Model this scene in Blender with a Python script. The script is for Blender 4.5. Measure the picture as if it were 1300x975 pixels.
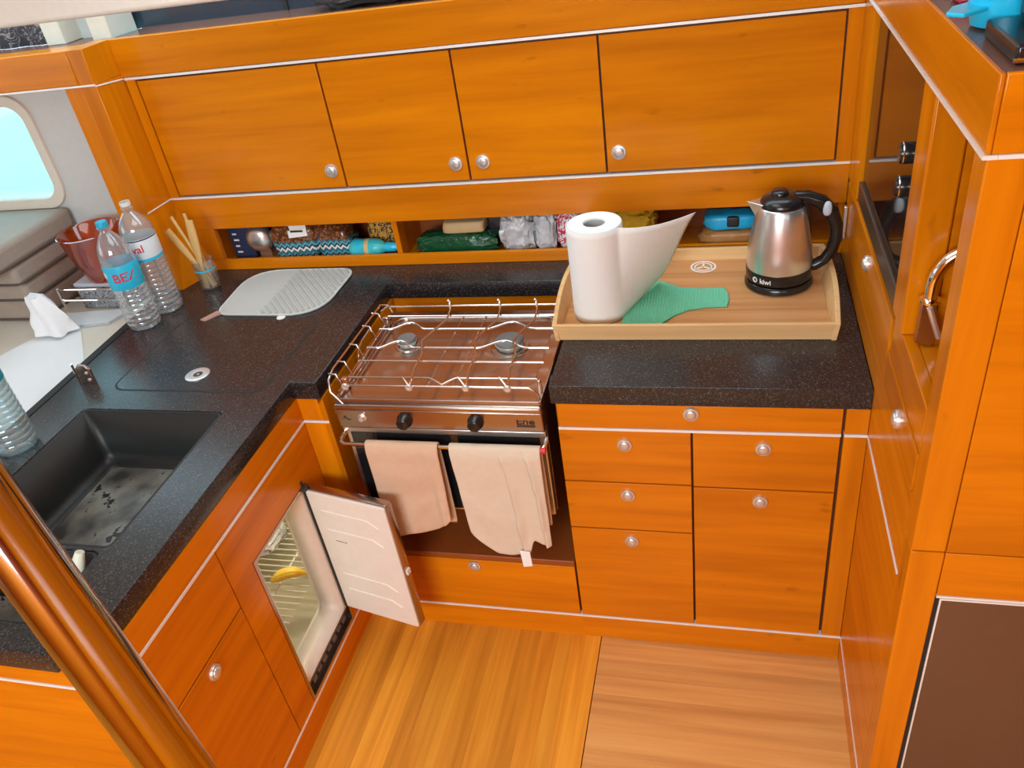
import bpy, bmesh, math, random
from mathutils import Vector, Matrix, noise
PI = math.pi
scene = bpy.context.scene
for o in list(bpy.data.objects): bpy.data.objects.remove(o, do_unlink=True)
COL = scene.collection

# ------------------------------------------------------------------ camera
cam_d = bpy.data.cameras.new('camera'); cam = bpy.data.objects.new('camera', cam_d); COL.objects.link(cam)
CR = Vector((0.9664121, 0.21794234, -0.13619394)); CD = Vector((0.01206602, -0.56783635, -0.82305303)); CF = Vector((-0.25671397, 0.79376509, -0.55139362))
M = Matrix((CR, -CD, -CF)).transposed().to_4x4(); M.translation = Vector((0.33818545, -1.55466125, 2.00182289))
cam.matrix_world = M
cam_d.sensor_fit = 'HORIZONTAL'; cam_d.sensor_width = 36.0; cam_d.lens = 1023.38 / 1300 * 36.0
cam_d.clip_start = 0.02; cam_d.clip_end = 200
scene.camera = cam
# ------------------------------------------------------------------ world, daylight, exposure
world = bpy.data.worlds.new('sky'); scene.world = world; world.use_nodes = True
wb = world.node_tree.nodes['Background']; wb.inputs[0].default_value = (0.62, 0.86, 1.0, 1); wb.inputs[1].default_value = 4.5
def area(name, loc, target, sx, sy, power, col):
    d = bpy.data.lights.new(name, 'AREA'); d.shape = 'RECTANGLE'; d.size = sx; d.size_y = sy; d.energy = power; d.color = col
    o = bpy.data.objects.new(name, d); COL.objects.link(o); o.location = loc
    o.rotation_euler = (Vector(target) - Vector(loc)).to_track_quat('-Z', 'Y').to_euler(); return o
area('deck_hatch_daylight', (-0.35, -0.32, 2.37), (-0.35, -0.32, 0), 1.0, 0.9, 10, (0.78, 0.93, 1.0))
area('companionway_daylight', (-0.30, -3.3, 2.15), (-0.15, -1.5, 0.0), 1.5, 1.2, 134, (0.73, 0.91, 1.0))
area('saloon_window_daylight', (-3.2, -0.6, 1.5), (-0.8, 0.0, 1.0), 1.6, 0.6, 5, (0.85, 0.95, 1.0))
scene.view_settings.view_transform = 'Standard'; scene.view_settings.look = 'None'
scene.view_settings.exposure = 0.0; scene.view_settings.gamma = 1.0; scene.view_settings.use_curve_mapping = False
scene.cycles.use_denoising = True
scene.cycles.max_bounces = 10; scene.cycles.transparent_max_bounces = 16
scene.cycles.sample_clamp_indirect = 6.0

# ------------------------------------------------------------------ materials
def srgb(r, g, b):
    f = lambda c: (c / 255 / 12.92) if c / 255 <= 0.04045 else ((c / 255 + 0.055) / 1.055) ** 2.4
    return (f(r), f(g), f(b), 1)
MATS = {}
def mat(name):
    m = bpy.data.materials.new(name); m.use_nodes = True; MATS[name] = m
    return m, m.node_tree.nodes, m.node_tree.links, m.node_tree.nodes['Principled BSDF']
def plain(name, col, rough=0.5, metal=0.0, spec=0.5, coat=0.0, var=0.06, vscale=40.0, bump=0.0, bscale=200.0):
    m, n, l, p = mat(name)
    tc = n.new('ShaderNodeTexCoord'); nz = n.new('ShaderNodeTexNoise'); nz.inputs['Scale'].default_value = vscale; nz.inputs['Detail'].default_value = 3
    l.new(tc.outputs['Object'], nz.inputs['Vector'])
    mx = n.new('ShaderNodeMix'); mx.data_type = 'RGBA'
    mx.inputs[6].default_value = tuple(c * (1 - var) for c in col[:3]) + (1,); mx.inputs[7].default_value = tuple(min(1, c * (1 + var)) for c in col[:3]) + (1,)
    l.new(nz.outputs['Fac'], mx.inputs[0]); l.new(mx.outputs[2], p.inputs['Base Color'])
    p.inputs['Roughness'].default_value = rough; p.inputs['Metallic'].default_value = metal; p.inputs['Specular IOR Level'].default_value = spec
    p.inputs['Coat Weight'].default_value = coat; p.inputs['Coat Roughness'].default_value = 0.08
    if bump:
        b = n.new('ShaderNodeBump'); n2 = n.new('ShaderNodeTexNoise'); n2.inputs['Scale'].default_value = bscale
        l.new(tc.outputs['Object'], n2.inputs['Vector']); l.new(n2.outputs['Fac'], b.inputs['Height']); b.inputs['Strength'].default_value = bump; b.inputs['Distance'].default_value = 0.004
        l.new(b.outputs[0], p.inputs['Normal'])
    return m
def wood(name, axis, dark, mid, light, rough=0.2, stretch=(1.6, 26), tone=0.0, flecks=True, big=0.35):
    """varnished veneer, grain along one axis; each object gets its own offset"""
    m, n, l, p = mat(name)
    tc = n.new('ShaderNodeTexCoord'); oi = n.new('ShaderNodeObjectInfo')
    mul = n.new('ShaderNodeMath'); mul.operation = 'MULTIPLY'; mul.inputs[1].default_value = 37.0; l.new(oi.outputs['Random'], mul.inputs[0])
    add = n.new('ShaderNodeVectorMath'); add.operation = 'ADD'; l.new(tc.outputs['Object'], add.inputs[0]); l.new(mul.outputs[0], add.inputs[1])
    mp = n.new('ShaderNodeMapping'); sc = [stretch[1]] * 3; sc['xyz'.index(axis)] = stretch[0]; mp.inputs['Scale'].default_value = sc; l.new(add.outputs[0], mp.inputs[0])
    nz = n.new('ShaderNodeTexNoise'); nz.inputs['Scale'].default_value = 1.0; nz.inputs['Detail'].default_value = 6; nz.inputs['Roughness'].default_value = 0.55; nz.inputs['Distortion'].default_value = 0.35
    l.new(mp.outputs[0], nz.inputs['Vector'])
    mp2 = n.new('ShaderNodeMapping'); sc2 = [7.0] * 3; sc2['xyz'.index(axis)] = 1.2; mp2.inputs['Scale'].default_value = sc2; l.new(add.outputs[0], mp2.inputs[0])
    n2 = n.new('ShaderNodeTexNoise'); n2.inputs['Scale'].default_value = 1.0; n2.inputs['Detail'].default_value = 2; l.new(mp2.outputs[0], n2.inputs['Vector'])
    mixf = n.new('ShaderNodeMix'); mixf.inputs[0].default_value = big; l.new(nz.outputs['Fac'], mixf.inputs[2]); l.new(n2.outputs['Fac'], mixf.inputs[3])
    cr = n.new('ShaderNodeValToRGB'); e = cr.color_ramp.elements; e[0].position = 0.34; e[0].color = dark; e[1].position = 0.68; e[1].color = light
    k = cr.color_ramp.elements.new(0.5); k.color = mid
    l.new(mixf.outputs[0], cr.inputs[0]); last = cr.outputs[0]
    if flecks:
        mp3 = n.new('ShaderNodeMapping'); sc3 = [22.0] * 3; sc3['xyz'.index(axis)] = 9.0; mp3.inputs['Scale'].default_value = sc3; l.new(add.outputs[0], mp3.inputs[0])
        n3 = n.new('ShaderNodeTexNoise'); n3.inputs['Scale'].default_value = 1.0; n3.inputs['Detail'].default_value = 2; l.new(mp3.outputs[0], n3.inputs['Vector'])
        r3 = n.new('ShaderNodeValToRGB'); r3.color_ramp.elements[0].position = 0.70; r3.color_ramp.elements[0].color = (0, 0, 0, 1); r3.color_ramp.elements[1].position = 0.82; r3.color_ramp.elements[1].color = (0.55, 0.55, 0.55, 1)
        l.new(n3.outputs['Fac'], r3.inputs[0])
        mx = n.new('ShaderNodeMix'); mx.data_type = 'RGBA'; mx.inputs[7].default_value = tuple(c * 0.45 for c in dark[:3]) + (1,)
        l.new(r3.outputs[0], mx.inputs[0]); l.new(last, mx.inputs[6]); last = mx.outputs[2]
    if tone:
        hs = n.new('ShaderNodeHueSaturation'); mr = n.new('ShaderNodeMapRange'); mr.inputs[3].default_value = 1 - tone; mr.inputs[4].default_value = 1 + tone
        l.new(oi.outputs['Random'], mr.inputs[0]); l.new(mr.outputs[0], hs.inputs['Value']); l.new(last, hs.inputs['Color']); last = hs.outputs[0]
    l.new(last, p.inputs['Base Color']); p.inputs['Roughness'].default_value = rough; p.inputs['Specular IOR Level'].default_value = 0.25
    return m
WD, WM, WL = (0.54, 0.145, 0.002, 1), (0.66, 0.187, 0.0025, 1), (0.765, 0.236, 0.003, 1)
wood('cherry_x', 'x', WD, WM, WL); wood('cherry_y', 'y', WD, WM, WL); wood('cherry_z', 'z', WD, WM, WL)
wood('floor_y', 'y', (0.56, 0.190, 0.014, 1), (0.74, 0.280, 0.022, 1), (0.88, 0.390, 0.038, 1), rough=0.40, stretch=(1.5, 40), tone=0.16, flecks=False)
wood('floor_x', 'x', (0.58, 0.255, 0.070, 1), (0.72, 0.350, 0.105, 1), (0.82, 0.44, 0.145, 1), rough=0.40, stretch=(1.5, 30), tone=0.07, flecks=False)
wood('tray_wood', 'x', (0.48, 0.20, 0.07, 1), (0.63, 0.29, 0.11, 1), (0.70, 0.35, 0.145, 1), rough=0.4, stretch=(1.2, 45), flecks=False)
wood('tray_rim_wood', 'x', (0.66, 0.37, 0.16, 1), (0.74, 0.45, 0.20, 1), (0.80, 0.50, 0.24, 1), rough=0.4, stretch=(2, 50), flecks=False)
wood('brush_wood', 'z', (0.62, 0.36, 0.12, 1), (0.70, 0.43, 0.16, 1), (0.76, 0.50, 0.21, 1), rough=0.5, stretch=(6, 90), flecks=False)
plain('carcass', (0.10, 0.028, 0.006, 1), 0.6)
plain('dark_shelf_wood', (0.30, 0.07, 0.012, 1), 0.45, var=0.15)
plain('shelf_top', (0.20, 0.085, 0.06, 1), 0.25)
plain('trim_steel', (0.90, 0.90, 0.88, 1), 0.35, 0.2)
plain('nickel', (0.74, 0.73, 0.72, 1), 0.34, 0.75, bump=0.02)
plain('chrome', (0.86, 0.85, 0.84, 1), 0.06, 1.0)
plain('stainless', (0.48, 0.385, 0.335, 1), 0.24, 1.0, var=0.05, vscale=8)
plain('pole_steel', (0.50, 0.46, 0.43, 1), 0.09, 1.0)
plain('stainless_light', (0.80, 0.80, 0.80, 1), 0.30, 1.0)
plain('wire_steel', (0.66, 0.57, 0.51, 1), 0.20, 1.0)
plain('burner_grey', (0.16, 0.15, 0.145, 1), 0.5)
plain('burner_ring', (0.62, 0.64, 0.58, 1), 0.4, 0.4)
plain('black_plastic', (0.012, 0.011, 0.011, 1), 0.22)
plain('black_rubber', (0.012, 0.012, 0.012, 1), 0.6)
plain('black_glass', (0.010, 0.010, 0.011, 1), 0.05, spec=0.7)
plain('grey_strip', (0.10, 0.085, 0.07, 1), 0.3, 0.6)
plain('white_plastic', (0.78, 0.76, 0.72, 1), 0.4)
plain('fridge_white', (0.82, 0.74, 0.66, 1), 0.38)
plain('fridge_cream', (0.66, 0.62, 0.47, 1), 0.45)
plain('cream', (0.74, 0.68, 0.58, 1), 0.5)
plain('ceiling_cream', (0.80, 0.76, 0.68, 1), 0.6)
plain('hull_white', (0.62, 0.63, 0.61, 1), 0.5)
plain('cushion', (0.36, 0.29, 0.235, 1), 0.75, var=0.10, bump=0.25, bscale=300)
plain('piping', (0.10, 0.075, 0.06, 1), 0.7)
plain('paper', (0.82, 0.81, 0.78, 1), 0.8, var=0.02, bump=0.15, bscale=120)
plain('paper_core', (0.46, 0.45, 0.42, 1), 0.8)
plain('tissue', (0.86, 0.88, 0.90, 1), 0.8, var=0.02)
plain('towel', (0.74, 0.50, 0.34, 1), 0.95, var=0.08, bump=0.8, bscale=500)
plain('towel_pale', (0.74, 0.61, 0.47, 1), 0.95, var=0.06, bump=0.6, bscale=500)
plain('green_cloth', (0.15, 0.52, 0.32, 1), 0.8, var=0.10)
plain('mat_grey', (0.50, 0.485, 0.45, 1), 0.7, var=0.04, bump=0.5, bscale=260)
plain('mat_edge', (0.56, 0.57, 0.53, 1), 0.6)
plain('mat_ridge', (0.43, 0.41, 0.38, 1), 0.7)
plain('tab_pink', (0.45, 0.25, 0.19, 1), 0.6)
plain('sink_wall', (0.016, 0.0165, 0.016, 1), 0.45, var=0.6, vscale=260)
plain('print_dark', (0.02, 0.018, 0.02, 1), 0.5)
plain('print_white', (0.85, 0.83, 0.80, 1), 0.5)
plain('print_red', (0.70, 0.03, 0.06, 1), 0.5)
plain('label_blue', (0.02, 0.50, 0.74, 1), 0.4)
plain('label_white', (0.72, 0.78, 0.80, 1), 0.4)
plain('cap_blue', (0.01, 0.40, 0.62, 1), 0.4)
plain('bowl_blue', (0.02, 0.55, 0.85, 1), 0.25)
plain('navy', (0.025, 0.035, 0.09, 1), 0.4)
plain('teal_bottle', (0.04, 0.50, 0.56, 1), 0.3, var=0.2)
plain('pack_green', (0.006, 0.075, 0.03, 1), 0.18, var=0.5, vscale=25, bump=0.6, bscale=60)
plain('pack_white', (0.55, 0.55, 0.57, 1), 0.22, var=0.35, vscale=30, bump=0.9, bscale=50)
plain('pack_red', (0.62, 0.05, 0.10, 1), 0.3)
plain('pack_yellow', (0.80, 0.52, 0.02, 1), 0.25, var=0.4, vscale=30, bump=0.8, bscale=60)
plain('pack_blue', (0.02, 0.42, 0.75, 1), 0.3, var=0.15, bump=0.4, bscale=60)
plain('pack_brown', (0.42, 0.19, 0.06, 1), 0.4, var=0.2, bump=0.4, bscale=60)
plain('pack_dark', (0.05, 0.03, 0.03, 1), 0.3, var=0.5, vscale=40)
plain('biscuit', (0.66, 0.45, 0.22, 1), 0.5)
plain('banana', (0.80, 0.55, 0.06, 1), 0.5, var=0.15)
plain('jar_dark', (0.14, 0.10, 0.12, 1), 0.3, var=0.4)
plain('blue_lid', (0.02, 0.15, 0.55, 1), 0.4)
plain('plate_steel', (0.74, 0.75, 0.75, 1), 0.28, 0.9)
plain('tinted_window', (0.030, 0.045, 0.065, 1), 0.10, spec=0.8)
plain('dark_bag', (0.06, 0.06, 0.065, 1), 0.35, var=0.4)
plain('wicker', (0.12, 0.06, 0.035, 1), 0.8, var=0.7, vscale=160, bump=1.0, bscale=160)
plain('dark_door', (0.25, 0.195, 0.175, 1), 0.32, 0.9, var=0.04)
plain('water_scum', (0.30, 0.29, 0.25, 1), 0.6)
plain('sea', (0.20, 0.62, 0.62, 1), 0.4, var=0.25, vscale=0.15)
plain('light_grey_box', (0.55, 0.60, 0.66, 1), 0.5)
plain('hose_green', (0.03, 0.35, 0.15, 1), 0.4)
plain('bristle_white', (0.70, 0.76, 0.62, 1), 0.6)

def stone():
    m, n, l, p = mat('counter_stone'); tc = n.new('ShaderNodeTexCoord')
    v = n.new('ShaderNodeTexVoronoi'); v.inputs['Scale'].default_value = 420; l.new(tc.outputs['Object'], v.inputs['Vector'])
    sep = n.new('ShaderNodeSeparateColor'); l.new(v.outputs['Color'], sep.inputs[0])
    cr = n.new('ShaderNodeValToRGB'); e = cr.color_ramp.elements; e[0].position = 0.0; e[0].color = (0.011, 0.0095, 0.010, 1); e[1].position = 1.0; e[1].color = (0.115, 0.105, 0.108, 1)
    for pos, c in ((0.55, 0.018), (0.80, 0.028), (0.93, 0.050)):
        k = cr.color_ramp.elements.new(pos); k.color = (c * 1.03, c * 0.93, c * 0.96, 1)
    l.new(sep.outputs[0], cr.inputs[0]); l.new(cr.outputs[0], p.inputs['Base Color'])
    p.inputs['Roughness'].default_value = 0.26; p.inputs['Specular IOR Level'].default_value = 0.55
stone()
def sink_floor():
    m, n, l, p = mat('sink_floor'); tc = n.new('ShaderNodeTexCoord')
    a = n.new('ShaderNodeTexNoise'); a.inputs['Scale'].default_value = 9; a.inputs['Detail'].default_value = 6; l.new(tc.outputs['Object'], a.inputs['Vector'])
    cr = n.new('ShaderNodeValToRGB'); e = cr.color_ramp.elements; e[0].position = 0.36; e[0].color = (0.045, 0.044, 0.04, 1); e[1].position = 0.62; e[1].color = (0.27, 0.265, 0.235, 1); l.new(a.outputs['Fac'], cr.inputs[0])
    b = n.new('ShaderNodeTexNoise'); b.inputs['Scale'].default_value = 55; b.inputs['Detail'].default_value = 2; l.new(tc.outputs['Object'], b.inputs['Vector'])
    c = n.new('ShaderNodeTexNoise'); c.inputs['Scale'].default_value = 8; l.new(tc.outputs['Object'], c.inputs['Vector'])
    mu = n.new('ShaderNodeMath'); mu.operation = 'MULTIPLY'; l.new(b.outputs['Fac'], mu.inputs[0]); l.new(c.outputs['Fac'], mu.inputs[1])
    r2 = n.new('ShaderNodeValToRGB'); r2.color_ramp.elements[0].position = 0.36; r2.color_ramp.elements[0].color = (0, 0, 0, 1); r2.color_ramp.elements[1].position = 0.38; l.new(mu.outputs[0], r2.inputs[0])
    mx = n.new('ShaderNodeMix'); mx.data_type = 'RGBA'; mx.inputs[7].default_value = (0.012, 0.012, 0.011, 1); l.new(r2.outputs[0], mx.inputs[0]); l.new(cr.outputs[0], mx.inputs[6]); l.new(mx.outputs[2], p.inputs['Base Color'])
    p.inputs['Roughness'].default_value = 0.4
sink_floor()
def clear(name, tint, gloss=0.15, body=0.12, rough=0.05):
    """thin clear plastic or glass: mostly see-through, a fresnel gloss and a little milky body"""
    m, n, l, p = mat(name); out = n['Material Output']; n.remove(p)
    tr = n.new('ShaderNodeBsdfTransparent'); tr.inputs[0].default_value = tint
    gl = n.new('ShaderNodeBsdfGlossy'); gl.inputs['Roughness'].default_value = rough
    df = n.new('ShaderNodeBsdfDiffuse'); df.inputs[0].default_value = (0.85, 0.92, 0.95, 1)
    lw = n.new('ShaderNodeLayerWeight'); lw.inputs[0].default_value = 0.35
    mr = n.new('ShaderNodeMapRange'); mr.inputs[3].default_value = gloss * 0.5; mr.inputs[4].default_value = min(1, gloss * 3.5); l.new(lw.outputs['Facing'], mr.inputs[0])
    m1 = n.new('ShaderNodeMixShader'); m1.inputs[0].default_value = body; l.new(tr.outputs[0], m1.inputs[1]); l.new(df.outputs[0], m1.inputs[2])
    m2 = n.new('ShaderNodeMixShader'); l.new(mr.outputs[0], m2.inputs[0]); l.new(m1.outputs[0], m2.inputs[1]); l.new(gl.outputs[0], m2.inputs[2]); l.new(m2.outputs[0], out.inputs[0])
clear('pet', (0.92, 0.97, 0.98, 1), 0.20, 0.16)
clear('drink_glass', (0.95, 0.96, 0.95, 1), 0.16, 0.04)
clear('water', (0.80, 0.93, 0.94, 1), 0.10, 0.06)
clear('window_glass', (0.80, 0.97, 0.98, 1), 0.06, 0.0)
clear('orange_bowl', (0.85, 0.28, 0.12, 1), 0.14, 0.10)
MATS['orange_bowl'].node_tree.nodes['Diffuse BSDF'].inputs[0].default_value = (0.75, 0.16, 0.04, 1)
clear('cling', (0.95, 0.95, 0.96, 1), 0.35, 0.10, 0.12)
def chevron():
    m, n, l, p = mat('chevron_pack'); tc = n.new('ShaderNodeTexCoord'); sx = n.new('ShaderNodeSeparateXYZ'); l.new(tc.outputs['Object'], sx.inputs[0])
    pp = n.new('ShaderNodeMath'); pp.operation = 'PINGPONG'; pp.inputs[1].default_value = 0.011; l.new(sx.outputs[0], pp.inputs[0])
    ad = n.new('ShaderNodeMath'); ad.operation = 'ADD'; l.new(sx.outputs[2], ad.inputs[0]); l.new(pp.outputs[0], ad.inputs[1])
    mu = n.new('ShaderNodeMath'); mu.operation = 'MULTIPLY'; mu.inputs[1].default_value = 1 / 0.034; l.new(ad.outputs[0], mu.inputs[0])
    fr = n.new('ShaderNodeMath'); fr.operation = 'FRACT'; l.new(mu.outputs[0], fr.inputs[0])
    cr = n.new('ShaderNodeValToRGB'); cr.color_ramp.interpolation = 'CONSTANT'; e = cr.color_ramp.elements
    e[0].position = 0; e[0].color = (0.03, 0.16, 0.22, 1); e[1].position = 0.34; e[1].color = (0.75, 0.75, 0.72, 1)
    k = cr.color_ramp.elements.new(0.58); k.color = (0.02, 0.05, 0.09, 1); k = cr.color_ramp.elements.new(0.80); k.color = (0.10, 0.38, 0.48, 1)
    l.new(fr.outputs[0], cr.inputs[0])
    gt = n.new('ShaderNodeMath'); gt.operation = 'GREATER_THAN'; gt.inputs[1].default_value = 0.075; l.new(ad.outputs[0], gt.inputs[0])
    v = n.new('ShaderNodeTexVoronoi'); v.inputs['Scale'].default_value = 90; l.new(tc.outputs['Object'], v.inputs['Vector'])
    c2 = n.new('ShaderNodeValToRGB'); c2.color_ramp.elements[0].color = (0.45, 0.17, 0.05, 1); c2.color_ramp.elements[1].color = (0.10, 0.03, 0.012, 1); l.new(v.outputs['Distance'], c2.inputs[0]); c2.color_ramp.elements[1].position = 0.6
    mx = n.new('ShaderNodeMix'); mx.data_type = 'RGBA'; l.new(gt.outputs[0], mx.inputs[0]); l.new(cr.outputs[0], mx.inputs[6]); l.new(c2.outputs[0], mx.inputs[7]); l.new(mx.outputs[2], p.inputs['Base Color'])
    p.inputs['Roughness'].default_value = 0.2
chevron()
def curls(name, base, ink, scale, lo, hi):
    m, n, l, p = mat(name); tc = n.new('ShaderNodeTexCoord'); nz = n.new('ShaderNodeTexNoise'); nz.inputs['Scale'].default_value = scale; nz.inputs['Detail'].default_value = 1; nz.inputs['Distortion'].default_value = 2.5
    l.new(tc.outputs['Object'], nz.inputs['Vector']); cr = n.new('ShaderNodeValToRGB'); cr.color_ramp.interpolation = 'CONSTANT'; e = cr.color_ramp.elements
    e[0].position = 0; e[0].color = base; e[1].position = lo; e[1].color = ink; k = cr.color_ramp.elements.new(hi); k.color = base
    l.new(nz.outputs['Fac'], cr.inputs[0]); l.new(cr.outputs[0], p.inputs['Base Color']); p.inputs['Roughness'].default_value = 0.8
curls('curtain_print', (0.085, 0.085, 0.11, 1), (0.45, 0.45, 0.46, 1), 22, 0.50, 0.545)
curls('tin_print', (0.45, 0.48, 0.50, 1), (0.07, 0.07, 0.09, 1), 60, 0.46, 0.56)
curls('choc_print', (0.62, 0.33, 0.05, 1), (0.03, 0.015, 0.02, 1), 40, 0.47, 0.60)
curls('red_print', (0.72, 0.70, 0.72, 1), (0.55, 0.03, 0.08, 1), 32, 0.50, 0.66)

# ------------------------------------------------------------------ mesh helpers
class B:
    def __init__(s): s.v = []; s.f = []
    def add(s, vs, fs):
        o = len(s.v); s.v += [tuple(x) for x in vs]; s.f += [tuple(i + o for i in q) for q in fs]; return s
    def box(s, x0, x1, y0, y1, z0, z1):
        return s.add([(x0, y0, z0), (x1, y0, z0), (x1, y1, z0), (x0, y1, z0), (x0, y0, z1), (x1, y0, z1), (x1, y1, z1), (x0, y1, z1)],
                     [(0, 3, 2, 1), (4, 5, 6, 7), (0, 1, 5, 4), (1, 2, 6, 5), (2, 3, 7, 6), (3, 0, 4, 7)])
    def hull8(s, bot, top):   # two quads
        return s.add(list(bot) + list(top), [(0, 3, 2, 1), (4, 5, 6, 7), (0, 1, 5, 4), (1, 2, 6, 5), (2, 3, 7, 6), (3, 0, 4, 7)])
    def prism(s, pts0, pts1):
        n = len(pts0); return s.add(list(pts0) + list(pts1), [tuple(range(n))[::-1], tuple(range(n, 2 * n))] + [(i, (i + 1) % n, n + (i + 1) % n, n + i) for i in range(n)])
    def tube(s, pts, r, n=10, closed=False, r2=None, up=None):
        pts = [Vector(q) for q in pts]; N = len(pts); R = r if isinstance(r, (list, tuple)) else [r] * N; vs = []; nx = None
        for i, q in enumerate(pts):
            t = (pts[(i + 1) % N] - pts[i - 1]) if closed else (pts[min(i + 1, N - 1)] - pts[max(i - 1, 0)])
            t.normalize()
            if up is not None: nx = Vector(up) - t * t.dot(Vector(up)); nx.normalize()
            elif nx is None:
                a = Vector((0, 0, 1)) if abs(t.z) < 0.9 else Vector((1, 0, 0)); nx = (a - t * t.dot(a)).normalized()
            else: nx = (nx - t * t.dot(nx)).normalized()
            bn = t.cross(nx); rb = (r2[i] if isinstance(r2, (list, tuple)) else r2) if r2 else R[i]
            for k in range(n):
                a = 2 * PI * k / n; vs.append(q + nx * math.cos(a) * R[i] + bn * math.sin(a) * rb)
        fs = []
        for i in range(N if closed else N - 1):
            for k in range(n):
                a = i * n + k; b = i * n + (k + 1) % n; j = (i + 1) % N
                fs.append((a, b, j * n + (k + 1) % n, j * n + k))
        if not closed: fs += [tuple(range(n))[::-1], tuple(range((N - 1) * n, N * n))]
        return s.add(vs, fs)
    def lathe(s, prof, c, n=24, axis='z', cap=True):
        """prof: (radius, height) from bottom to top"""
        vs = []; cx, cy, cz = c
        for r, h in prof:
            for k in range(n):
                a = 2 * PI * k / n; x, y = r * math.cos(a), r * math.sin(a)
                vs.append({'z': (cx + x, cy + y, cz + h), '-y': (cx + x, cy - h, cz + y), 'x': (cx + h, cy + x, cz + y), '-x': (cx - h, cy - x, cz + y)}[axis])
        fs = []
        for i in range(len(prof) - 1):
            for k in range(n): fs.append((i * n + k, i * n + (k + 1) % n, (i + 1) * n + (k + 1) % n, (i + 1) * n + k))
        if cap:
            if prof[0][0] > 1e-6: fs.append(tuple(range(n))[::-1])
            if prof[-1][0] > 1e-6: fs.append(tuple(range((len(prof) - 1) * n, len(prof) * n)))
        return s.add(vs, fs)
    def pillow(s, c, h, seed=0, amp=0.12, ex=0.55, freq=3.0, nu=20, nv=12, flat=True, rz=0):
        """soft packet: superellipsoid with crumples; c = centre of base"""
        cx, cy, cz = c; vs = []; sg = lambda w, m: math.copysign(abs(w) ** m, w); rnd = Vector((seed * 7.3, seed * 3.1, seed * 1.7))
        for j in range(nv + 1):
            ph = -PI / 2 + PI * j / nv
            for i in range(nu):
                th = 2 * PI * i / nu
                d = Vector((sg(math.cos(ph), ex) * sg(math.cos(th), ex), sg(math.cos(ph), ex) * sg(math.sin(th), ex), sg(math.sin(ph), ex)))
                k = 1 + amp * noise.noise(d * freq + rnd) * 1.6
                x, y, z = d.x * h[0] * k, d.y * h[1] * k, max(-h[2], d.z * h[2] * k) if flat else d.z * h[2] * k
                ca, sa = math.cos(rz), math.sin(rz); vs.append((cx + x * ca - y * sa, cy + x * sa + y * ca, cz + h[2] + z))
        fs = [(j * nu + i, j * nu + (i + 1) % nu, (j + 1) * nu + (i + 1) % nu, (j + 1) * nu + i) for j in range(nv) for i in range(nu)]
        return s.add(vs, fs)
WLOC = {}
def obj(name, b, material, parent=None, bevel=0.0, smooth=True, ang=35, kind=None, weld=False, label=None, seg=2):
    """one mesh object; its origin at the middle of its base"""
    vs = [Vector(v) for v in b.v]
    lo = Vector([min(v[i] for v in vs) for i in range(3)]); hi = Vector([max(v[i] for v in vs) for i in range(3)])
    c = Vector(((lo.x + hi.x) / 2, (lo.y + hi.y) / 2, lo.z))
    me = bpy.data.meshes.new(name); me.from_pydata([v - c for v in vs], [], b.f)
    bm = bmesh.new(); bm.from_mesh(me)
    if weld: bmesh.ops.remove_doubles(bm, verts=bm.verts, dist=1e-5)
    bmesh.ops.recalc_face_normals(bm, faces=bm.faces); bm.to_mesh(me); bm.free()
    if smooth:
        me.shade_smooth(); me.set_sharp_from_angle(angle=math.radians(ang))
    me.materials.append(MATS[material])
    o = bpy.data.objects.new(name, me); COL.objects.link(o); WLOC[o] = c
    if parent is not None: o.parent = parent; o.location = c - WLOC[parent]
    else: o.location = c
    if bevel:
        m = o.modifiers.new('bevel', 'BEVEL'); m.width = bevel; m.segments = seg; m.limit_method = 'ANGLE'; m.angle_limit = math.radians(40)
    if kind: o['kind'] = kind
    if label: o['label'] = label
    return o
def tag(o, label, cat, group=None, kind=None):
    o['label'] = label; o['category'] = cat
    if group: o['group'] = group
    if kind: o['kind'] = kind
    return o
def thing(name, loc, label, cat, group=None, kind=None):
    o = bpy.data.objects.new(name, None); COL.objects.link(o); o.location = loc; o.empty_display_size = 0.05; WLOC[o] = Vector(loc)
    return tag(o, label, cat, group, kind)
def bx(x0, x1, y0, y1, z0, z1): return B().box(min(x0, x1), max(x0, x1), min(y0, y1), max(y0, y1), min(z0, z1), max(z0, z1))
def rrect(x0, x1, y0, y1, r, n=6):
    r = r if isinstance(r, (list, tuple)) else [r] * 4; P = []
    for (cx, cy, a0, q) in ((x1, y1, 0, r[0]), (x0, y1, 90, r[1]), (x0, y0, 180, r[2]), (x1, y0, 270, r[3])):
        ox = cx - math.copysign(q, cx - (x0 + x1) / 2); oy = cy - math.copysign(q, cy - (y0 + y1) / 2)
        for i in range(n + 1):
            a = math.radians(a0 + 90 * i / n); P.append((ox + q * math.cos(a), oy + q * math.sin(a)))
            if q < 1e-6: break
    return P
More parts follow.
